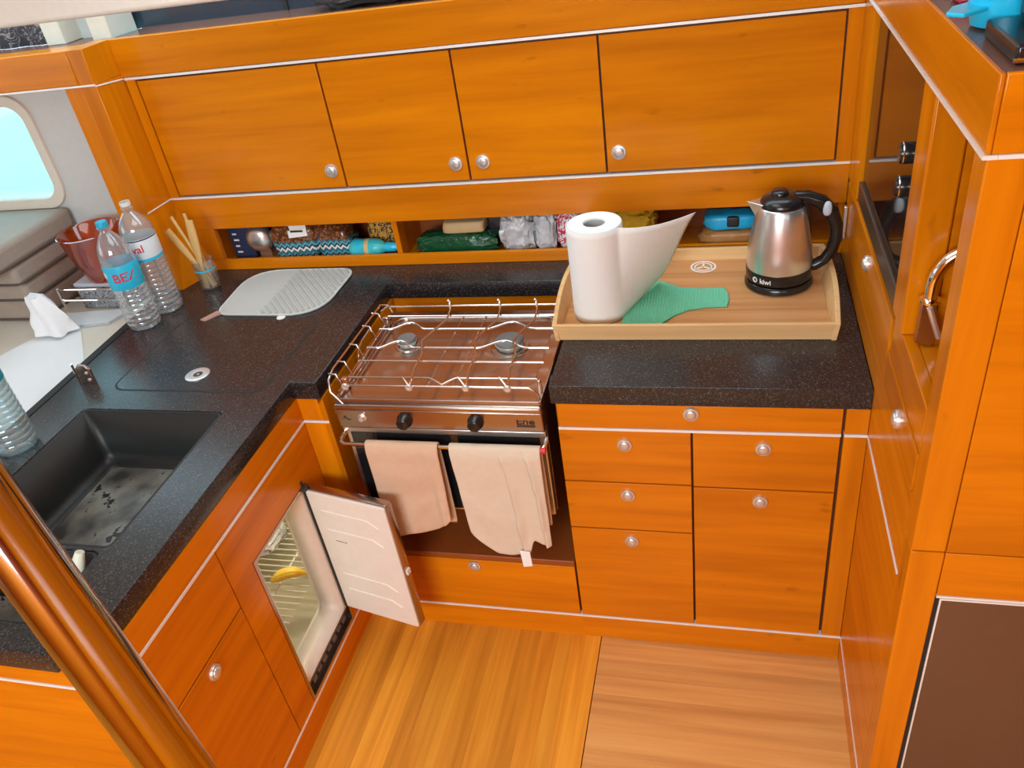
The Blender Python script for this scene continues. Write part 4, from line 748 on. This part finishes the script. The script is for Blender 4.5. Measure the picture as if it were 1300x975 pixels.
# tumbler with wooden brushes
GX, GY = -1.322, 0.545
gl = thing('drinking_glass', (GX, GY, ZT), 'clear tumbler with a blue ring, holding bamboo toothbrushes', 'glass')
obj('glass_wall', B().lathe([(0.028, 0.0), (0.031, 0.003), (0.036, 0.105), (0.0345, 0.105), (0.030, 0.008), (0.0001, 0.007)], (GX, GY, ZT), 32), 'drink_glass', gl, ang=60)
obj('blue_ring', B().lathe([(0.0352, 0.070), (0.0354, 0.075)], (GX, GY, ZT), 32, cap=False), 'label_blue', gl)
for i, (tx, ty, tz, bx_, by_, w_, lb) in enumerate(((-1.412, 0.55, 1.128, -1.306, 0.540, 0.014, 'bamboo toothbrush leaning furthest over the glass rim'), (-1.378, 0.55, 1.172, -1.310, 0.552, 0.0058, 'thin pink-tipped stick in the glass next to the leaning toothbrush'), (-1.335, 0.56, 1.176, -1.325, 0.560, 0.0058, 'thin upright stick in the glass behind the broad brush'), (-1.315, 0.545, 1.158, -1.330, 0.530, 0.016, 'broad flat bamboo handle standing upright in the glass'))):
    a, c = Vector((bx_, by_, ZT + 0.009)), Vector((tx, ty, tz)); n_ = 9
    w = [w_ * (0.62 if k_ < 4 else 0.62 + 0.38 * math.sin(PI * (k_ - 3.2) / 6)) if w_ > 0.006 else w_ for k_ in range(n_)]
    tag(obj('toothbrush' if w_ > 0.006 else 'wooden_stick', B().tube([a.lerp(c, k_ / (n_ - 1)) for k_ in range(n_)], [x_ * 0.55 for x_ in w], 10, r2=w, up=(0, 1, 0)), 'brush_wood', ang=60), lb, 'toothbrush' if w_ > 0.006 else 'stick', 'sticks in the tumbler')
# water bottles
def bottle(name, cx, cy, h, r, label, lab, txt, cap, water=0.0, group='plastic water bottles'):
    t = thing(name, (cx, cy, ZT), label, 'bottle', group); P = [(r * 0.55, 0.006), (r * 0.72, 0.0), (r * 0.92, 0.004), (r, 0.018)]; z = 0.018; zl0, zl1 = lab; ribs = []
    while z < zl0 - 0.012: P += [(r, z + 0.006), (r * 0.955, z + 0.011), (r, z + 0.016)]; z += 0.016
    P += [(r, zl0), (r, zl1), (r * 0.99, zl1 + 0.01)]
    for k_ in range(1, 9): a = k_ / 8; P.append((r * (1 - a) + 0.0145 * a + r * 0.16 * math.sin(PI * a), zl1 + 0.01 + (h - 0.03 - zl1 - 0.01) * a))
    P += [(0.0145, h - 0.022), (0.018, h - 0.021), (0.018, h - 0.018), (0.0145, h - 0.017), (0.0145, h - 0.003), (0.0135, h - 0.001)]
    obj('bottle_shell', B().lathe(P, (cx, cy, ZT), 36, cap=False), 'pet', t, ang=40)
    if water:
        W = [(p[0] * 0.975, p[1] + 0.001) for p in P if p[1] < water]; W += [(W[-1][0], water), (0.0001, water)]
        obj('water', B().lathe(W, (cx, cy, ZT), 36), 'water', t, ang=40)
    if txt:
        lb = obj('wrap_label', B().lathe([(r * 1.004, zl0 + 0.003), (r * 1.012, zl0 + 0.004), (r * 1.012, zl1 - 0.004), (r * 1.004, zl1 - 0.003)], (cx, cy, ZT), 36, cap=False), txt[2], t, ang=60)
        obj('lettering', text(txt[0], txt[1], wrap(cx, cy, r * 1.014, math.radians(txt[3]), ZT + (zl0 + zl1) / 2 + txt[4]), 0.0006), 'print_red', lb)
        if txt[5]: 
            obj('label_band', B().lathe([(r * 1.014, zl0 + 0.003), (r * 1.016, zl0 + 0.004), (r * 1.016, zl0 + 0.012)], (cx, cy, ZT), 36, cap=False), 'label_blue', lb); obj('label_band', B().lathe([(r * 1.014, zl1 - 0.008), (r * 1.016, zl1 - 0.006), (r * 1.014, zl1 - 0.004)], (cx, cy, ZT), 36, cap=False), 'navy', lb)
        else: obj('label_patch', text('\u25a0', 0.022, wrap(cx, cy, r * 1.014, math.radians(-128), ZT + (zl0 + zl1) / 2 + 0.006), 0.0006) if False else slab([rrect(-0.009, 0.009, -0.008, 0.008, 0.002)], -0.0006, 0.0006, 0, wrap(cx, cy, r * 1.014, math.radians(-122), ZT + (zl0 + zl1) / 2 + 0.010)), 'print_white', lb)
    if cap: obj('cap', B().lathe([(0.0165, h - 0.017), (0.0168, h - 0.003), (0.0155, h), (0.0001, h)], (cx, cy, ZT), 28), cap, t, ang=50)
    else: obj('mouth_ring', B().lathe([(0.0155, h - 0.012), (0.016, h - 0.006), (0.0155, h)], (cx, cy, ZT), 28, cap=False), 'white_plastic', t)
    return t
bottle('water_bottle', -1.418, 0.305, 0.345, 0.050, 'empty clear water bottle with turquoise cap and label lettered BEZ', (0.140, 0.222), ('BEZ', 0.040, 'label_blue', -50, 0.0, False), 'cap_blue')
bottle('water_bottle', -1.403, 0.409, 0.362, 0.050, 'uncapped clear water bottle with a white and blue label next to the tumbler', (0.180, 0.258), ('val', 0.034, 'label_white', -70, 0.006, True), None)
bottle('water_bottle', -1.385, -0.300, 0.345, 0.051, 'full water bottle standing beside the large sink bowl', (0.190, 0.262), ('BEZ', 0.040, 'label_blue', -43, 0.0, False), 'cap_blue', water=0.28)
# steel bracket at the worktop edge
bk = thing('steel_bracket', (-1.40, -0.02, ZT), 'small steel hinge bracket standing at the worktop edge near the sink', 'bracket')
obj('plate', B().prism([(-1.405, -0.022, ZT), (-1.362, -0.022, ZT), (-1.362, -0.022, ZT + 0.046), (-1.372, -0.022, ZT + 0.058), (-1.395, -0.022, ZT + 0.062), (-1.405, -0.022, ZT + 0.050)], [(-1.405, -0.014, ZT), (-1.362, -0.014, ZT), (-1.362, -0.014, ZT + 0.046), (-1.372, -0.014, ZT + 0.058), (-1.395, -0.014, ZT + 0.062), (-1.405, -0.014, ZT + 0.050)]), 'stainless', bk, bevel=0.001)
obj('edge_rod', B().tube([(-1.408, -0.025, ZT), (-1.408, -0.025, ZT + 0.066)], 0.0035, 8), 'chrome', bk)
for zz in (0.014, 0.036): obj('rivet', B().lathe([(0.005, 0), (0.004, 0.003), (0.0001, 0.004)], (-1.375, -0.022, ZT + zz), 12, '-y'), 'nickel', bk)
# tap and brush at the small bowl
fa = thing('kitchen_tap', (-1.12, -0.83, ZT), 'chrome kitchen tap with a green striped hose beside the small bowl', 'tap')
obj('tap_base', B().lathe([(0.026, 0), (0.026, 0.01), (0.018, 0.02), (0.016, 0.05)], (-1.20, -0.715 + 0.0, ZT) if False else (-1.335, -0.72, ZT), 24), 'chrome', fa, ang=50)
obj('spout', B().tube([(-1.335, -0.72, ZT + 0.04), (-1.325, -0.72, ZT + 0.10), (-1.27, -0.715, ZT + 0.125), (-1.15, -0.71, ZT + 0.120), (-1.02, -0.70, ZT + 0.105), (-0.985, -0.698, ZT + 0.09)], 0.013, 14), 'chrome', fa, ang=60)
obj('hose_stripe', B().tube([(-1.30, -0.738, ZT + 0.118), (-1.15, -0.727, ZT + 0.118), (-1.02, -0.716, ZT + 0.104)], 0.004, 8), 'hose_green', fa)
br = thing('dish_brush', (-0.945, -0.66, 0.80), 'white dish brush with green edge standing in the small sink bowl', 'brush')
obj('brush_handle', B().tube([(-0.955, -0.70, 0.806), (-0.940, -0.675, 0.87), (-0.925, -0.655, 0.925), (-0.918, -0.646, 0.945)], [0.010, 0.012, 0.013, 0.009], 12), 'bristle_white', br, ang=60); obj('green_edge', B().tube([(-0.965, -0.695, 0.83), (-0.957, -0.675, 0.88), (-0.940, -0.655, 0.925)], 0.005, 8), 'hose_green', br)

# ================================================================== SALOON SIDE
tb = thing('saloon_table', (-2.2, -0.1, 0.0), 'cream saloon sideboard top beside the worktop edge', 'table')
obj('table_top', slab([[(-1.461, -0.86), (-1.509, 0.50), (-1.545, 0.53), (-3.2, 0.53), (-3.2, -0.86)]], 0.870, 0.905, 0.004), 'cream', tb); obj('table_body', bx(-3.15, -1.58, -0.80, 0.50, 0.0, 0.870), 'cherry_y', tb)
wp = [(-1.70, 0.30), (-1.66, 0.29), (-1.53, 0.135), (-1.512, 0.11), (-1.502, 0.08), (-1.500, 0.04), (-1.492, -0.36), (-1.95, -0.36), (-1.88, 0.05), (-1.80, 0.26)]
tag(obj('paper_sheet', slab([wp], 0.9052, 0.908), 'tissue'), 'white paper sheet with a rounded corner on the sideboard', 'paper')
bo = thing('magazine', (-1.66, 0.36, 0.905), 'pale blue folded magazine behind the tissue', 'magazine')
obj('pages', slab([[(-1.80, 0.285), (-1.58, 0.33), (-1.55, 0.415), (-1.78, 0.385)]], 0.9055, 0.916), 'light_grey_box', bo); obj('cover', slab([[(-1.802, 0.283), (-1.578, 0.328), (-1.548, 0.417), (-1.782, 0.387)]], 0.916, 0.918), 'label_white', bo)
b = B(); n_ = 26; vs = []; fs = []
for j in range(11):
    t = j / 10
    for i in range(n_):
        a = 2 * PI * i / n_; R = (0.064 - 0.036 * t ** 1.2) * (1 + 0.28 * noise.noise(Vector((math.cos(a) * 1.6, math.sin(a) * 1.6, t * 2.2 + 3)))) * (1 + 0.18 * math.sin(a * 5 + t * 3))
        vs.append((-1.735 + R * math.cos(a) * 1.1 - 0.02 * t, 0.275 + R * math.sin(a) * 0.6, 0.9185 + 0.125 * t + 0.012 * noise.noise(Vector((math.cos(a) * 2, math.sin(a) * 2, 9))) * t))
fs = [(j * n_ + i, j * n_ + (i + 1) % n_, (j + 1) * n_ + (i + 1) % n_, (j + 1) * n_ + i) for j in range(10) for i in range(n_)] + [tuple(range(n_))[::-1], tuple(range(10 * n_, 11 * n_))]
tag(obj('tissue', b.add(vs, fs), 'tissue', ang=60), 'crumpled white tissue standing up on the magazine', 'tissue')
# cushions
for k_, (y0, z0, z1, x1, lb) in enumerate(((0.36, 0.905, 0.985, -1.86, 'beige seat cushion at the bottom of the stack by the window'), (0.345, 0.985, 1.050, -1.855, 'beige seat cushion second from the bottom of the window stack'), (0.325, 1.050, 1.118, -1.845, 'beige seat cushion just under the topmost of the window stack'), (0.20, 1.118, 1.192, -1.835, 'beige seat cushion on top of the stack by the window'))):
    c = thing('seat_cushion', (x1 - 0.35, (y0 + 0.64) / 2, z0), lb, 'cushion', 'cushions stacked by the window')
    obj('cover', bx(x1 - 0.75, x1, y0, 0.640, z0, z1 - 0.0005), 'cushion', c, bevel=0.018, seg=4)
    obj('piping', B().tube([(x1 - 0.74, y0 + 0.001, z0 + 0.006), (x1 - 0.015, y0 + 0.001, z0 + 0.006), (x1 - 0.001, y0 + 0.016, z0 + 0.006), (x1 - 0.001, 0.635, z0 + 0.006)], 0.0045, 6), 'piping', c)
# patterned tin, rail and orange bowl
tn = thing('patterned_tin', (-1.66, 0.485, 0.905), 'grey tin with a dark curly print behind the water bottles', 'tin')
obj('tin_body', bx(-1.76, -1.56, 0.44, 0.525, 0.9055, 0.985), 'tin_print', tn, bevel=0.006); obj('tin_lid', bx(-1.762, -1.558, 0.438, 0.527, 0.985, 0.999), 'light_grey_box', tn, bevel=0.004)
rl = thing('steel_rail', (-1.69, 0.42, 0.905), 'low steel two-bar rail on the sideboard in front of the tin', 'rail')
for zz in (0.945, 0.985): obj('rail_bar', B().tube([(-1.83, 0.425, zz), (-1.56, 0.425, zz)], 0.0045, 8), 'chrome', rl)
for xx in (-1.82, -1.57): obj('rail_post', B().tube([(xx, 0.425, 0.905), (xx, 0.425, 0.990)], 0.0045, 8), 'chrome', rl)
BX_, BY_ = -1.645, 0.482
tag(obj('plastic_bowl', B().lathe([(0.045, 0), (0.058, 0.006), (0.082, 0.08), (0.098, 0.165), (0.102, 0.168), (0.098, 0.170), (0.093, 0.165), (0.078, 0.08), (0.054, 0.010), (0.0001, 0.008)], (BX_, BY_, 0.9995), 40), 'orange_bowl', ang=50), 'translucent orange plastic bowl behind the bottle caps', 'bowl')

# ================================================================== THINGS IN THE NICHE
ZN = 0.934
tin = thing('storage_box', (-1.285, 0.76, ZN), 'dark navy printed box at the end of the niche', 'box')
obj('box_body', bx(-1.328, -1.245, 0.735, 0.80, ZN, ZN + 0.125), 'navy', tin, bevel=0.003)
for q in range(4): obj('print_line', bx(-1.315, -1.295 - 0.004 * (q % 2), 0.7342, 0.736, ZN + 0.022 + q * 0.022, ZN + 0.028 + q * 0.022), 'print_white', tin)
obj('box_lid', bx(-1.330, -1.243, 0.733, 0.802, ZN + 0.1255, ZN + 0.140), 'light_grey_box', tin, bevel=0.003)
tag(obj('pan_lid', B().lathe([(0.048, 0), (0.049, 0.004), (0.047, 0.016), (0.040, 0.028), (0.026, 0.036), (0.0001, 0.039)], (-1.208, 0.735, 1.012), 32, '-y').box(-1.230, -1.186, 0.736, 0.80, ZN, 0.968), 'plate_steel', ang=50), 'round steel pan lid leaning beside the navy box in the niche', 'pan lid')
def pack(name, cat, label, c, h, m, seed, amp=0.14, ex=0.5, group='packets in the niche', rz=0, **kw):
    return tag(obj(name, B().pillow(c, h, seed, amp, ex, rz=rz, **kw), m, ang=70), label, cat, group)
b1 = thing('pasta_bag', (-1.07, 0.74, ZN), 'brown pasta bag with blue chevron print and white label in the niche', 'bag', 'packets in the niche')
obj('bag_film', B().pillow((-1.072, 0.738, ZN), (0.085, 0.042, 0.066), 11, 0.12, 0.5), 'chevron_pack', b1, ang=70); obj('bag_label', B().hull8([(-1.075, 0.690, 1.022), (-1.005, 0.690, 1.028), (-1.005, 0.694, 1.028), (-1.075, 0.694, 1.022)], [(-1.078, 0.700, 1.062), (-1.008, 0.700, 1.066), (-1.008, 0.704, 1.066), (-1.078, 0.704, 1.062)]), 'print_white', b1)
obj('label_print', text('pasta', 0.02, lambda x, y, h: (-1.041 + x, 0.6925 - h, 1.046 + y), 0.0004) if False else bx(-1.065, -1.02, 0.6925, 0.6945, 1.041, 1.047), 'print_dark', b1)
pack('pasta_bag', 'bag', 'crumpled chevron-print bag next to the turquoise bottle in the niche', (-0.935, 0.745, ZN), (0.068, 0.040, 0.060), 'chevron_pack', 23, 0.22)
cw = thing('cleaner_bottle', (-0.79, 0.715, ZN), 'turquoise plastic bottle lying on its side in the niche', 'bottle')
obj('bottle_body', B().lathe([(0.014, 0), (0.026, 0.008), (0.030, 0.02), (0.030, 0.09), (0.027, 0.11), (0.014, 0.128), (0.013, 0.132)], (-0.880, 0.722, ZN + 0.0305), 24, 'x'), 'teal_bottle', cw, ang=50)
obj('bottle_cap', B().lathe([(0.015, 0.13), (0.016, 0.134), (0.015, 0.160), (0.010, 0.172), (0.0001, 0.173)], (-0.880, 0.722, ZN + 0.0305), 20, 'x'), 'bowl_blue', cw, ang=50)
for q, m_ in ((0.03, 'label_blue'), (0.062, 'biscuit')): obj('label_band', B().lathe([(0.0304, q), (0.0306, q + 0.002), (0.0306, q + 0.012), (0.0304, q + 0.014)], (-0.880, 0.722, ZN + 0.0305), 24, 'x', cap=False), m_, cw)
tag(obj('chocolate_pack', B().pillow((-0.765, 0.800, ZN), (0.062, 0.038, 0.066), 31, 0.12, 0.4), 'choc_print', ang=70), 'gold and dark printed packet behind the turquoise bottle', 'packet', 'packets in the niche')
pack('green_pack', 'packet', 'dark green cling-wrapped roll lying in the niche', (-0.505, 0.745, ZN), (0.135, 0.042, 0.034), 'pack_green', 5, 0.12, 0.55, nu=44, nv=20, freq=5)
tag(obj('cracker_pack', B().pillow((-0.475, 0.760, ZN + 0.066), (0.070, 0.040, 0.020), 9, 0.05, 0.3), 'biscuit', ang=70), 'beige cracker pack lying on the green roll', 'packet', 'packets in the niche')
tag(obj('dark_pack', B().pillow((-0.378, 0.815, ZN), (0.045, 0.035, 0.062), 13, 0.15, 0.4), 'pack_dark', ang=70), 'dark brown packet behind the green roll', 'packet', 'packets in the niche')
pack('plastic_bag', 'bag', 'round crumpled clear plastic bag next to the green roll', (-0.298, 0.740, ZN), (0.056, 0.045, 0.064), 'pack_white', 17, 0.22, 0.8, nu=40, nv=26, freq=5.5)
pack('plastic_bag', 'bag', 'narrow clear bag with blue print between round bag and red packet', (-0.208, 0.742, ZN), (0.034, 0.042, 0.066), 'pack_white', 19, 0.22, 0.6, nu=40, nv=26, freq=5.5)
pack('snack_packet', 'packet', 'white packet with red print beside the paper roll', (-0.135, 0.745, ZN), (0.038, 0.040, 0.066), 'red_print', 27, 0.14)
pack('snack_packet', 'packet', 'shiny yellow snack packet behind the paper roll', (0.052, 0.760, ZN), (0.075, 0.045, 0.065), 'pack_yellow', 37, 0.24, nu=40, nv=24, freq=5)
pack('bread_packet', 'packet', 'brown paper packet under the blue packet beside the kettle', (0.345, 0.745, ZN), (0.085, 0.042, 0.023), 'pack_brown', 41, 0.14)
bp_ = pack('wipes_packet', 'packet', 'bright blue packet with a black patch lying on the brown packet', (0.345, 0.748, ZN + 0.047), (0.078, 0.038, 0.024), 'pack_blue', 43, 0.08)
obj('black_patch', B().pillow((0.352, 0.722, ZN + 0.060), (0.018, 0.014, 0.016), 2, 0.0, 0.3), 'print_dark', bp_)
# ================================================================== THINGS ABOVE
bs = B().pillow((-0.63, 0.80, 1.682), (0.19, 0.07, 0.045), 51, 0.22, 0.7, nu=30, nv=16)
tag(obj('folded_bag', bs, 'dark_bag', ang=70), 'dark grey folded bag on the shelf above the lockers', 'bag')
tag(obj('wicker_basket', B().lathe([(0.10, 0), (0.115, 0.02), (0.125, 0.06), (0.12, 0.065), (0.11, 0.02), (0.0001, 0.01)], (-0.31, 0.80, 1.682), 32), 'wicker'), 'brown wicker basket on the shelf beside the folded bag', 'basket')
SH = 1.7005
bb = thing('blue_jug', (0.708, -0.225, SH), 'bright blue plastic jug with a flat lip on the tall unit', 'jug')
obj('jug_body', B().lathe([(0.034, 0), (0.044, 0.004), (0.050, 0.030), (0.050, 0.075), (0.047, 0.09), (0.044, 0.085), (0.046, 0.03), (0.0001, 0.008)], (0.708, -0.225, SH), 32), 'bowl_blue', bb, ang=50)
obj('lip', B().prism([(0.622, -0.268, SH + 0.026), (0.640, -0.285, SH + 0.026), (0.685, -0.255, SH + 0.028), (0.685, -0.200, SH + 0.028), (0.636, -0.232, SH + 0.026)], [(0.621, -0.268, SH + 0.032), (0.640, -0.286, SH + 0.032), (0.685, -0.256, SH + 0.034), (0.685, -0.199, SH + 0.034), (0.635, -0.231, SH + 0.032)]), 'bowl_blue', bb, bevel=0.002)
cm = thing('coffee_maker', (0.78, -0.38, SH), 'black machine with a grey rim standing beside the blue jug', 'appliance')
obj('base_plate', bx(0.667, 0.90, -0.440, -0.290, SH, SH + 0.024), 'black_plastic', cm, bevel=0.004); obj('base_edge', bx(0.665, 0.90, -0.4425, -0.440, SH + 0.004, SH + 0.009), 'chrome', cm)
obj('column', bx(0.700, 0.86, -0.375, -0.30, SH + 0.024, SH + 0.14), 'black_plastic', cm, bevel=0.01); obj('rim', bx(0.682, 0.90, -0.41, -0.30, SH + 0.105, SH + 0.13), 'mat_grey', cm, bevel=0.012, seg=3)
tag(obj('red_packet', B().pillow((0.70, -0.05, SH), (0.022, 0.03, 0.016), 3, 0.08, 0.4), 'pack_red'), 'small red packet behind the blue jug', 'packet')
# ================================================================== HANDRAIL IN THE FOREGROUND
A_, D_ = Vector((-0.078, -1.286, 1.668)), Vector((0.057, -0.030, -0.155)) / 0.155
rail_lo = A_ + D_ * 1.668; rail_hi = A_ - D_ * (2.4 - 1.668)
hr = thing('handrail', (rail_lo.x, rail_lo.y, 0), 'polished steel grab pole running from floor to deckhead', 'handrail')
obj('pole', B().tube([rail_lo, A_, rail_hi], 0.0200, 32), 'pole_steel', hr, ang=60); obj('foot_flange', B().lathe([(0.04, 0), (0.04, 0.006), (0.022, 0.010)], (rail_lo.x, rail_lo.y, 0), 28), 'chrome', hr); obj('head_flange', B().lathe([(0.022, -0.010), (0.04, -0.006), (0.04, 0)], (rail_hi.x, rail_hi.y, 2.4), 28), 'chrome', hr)
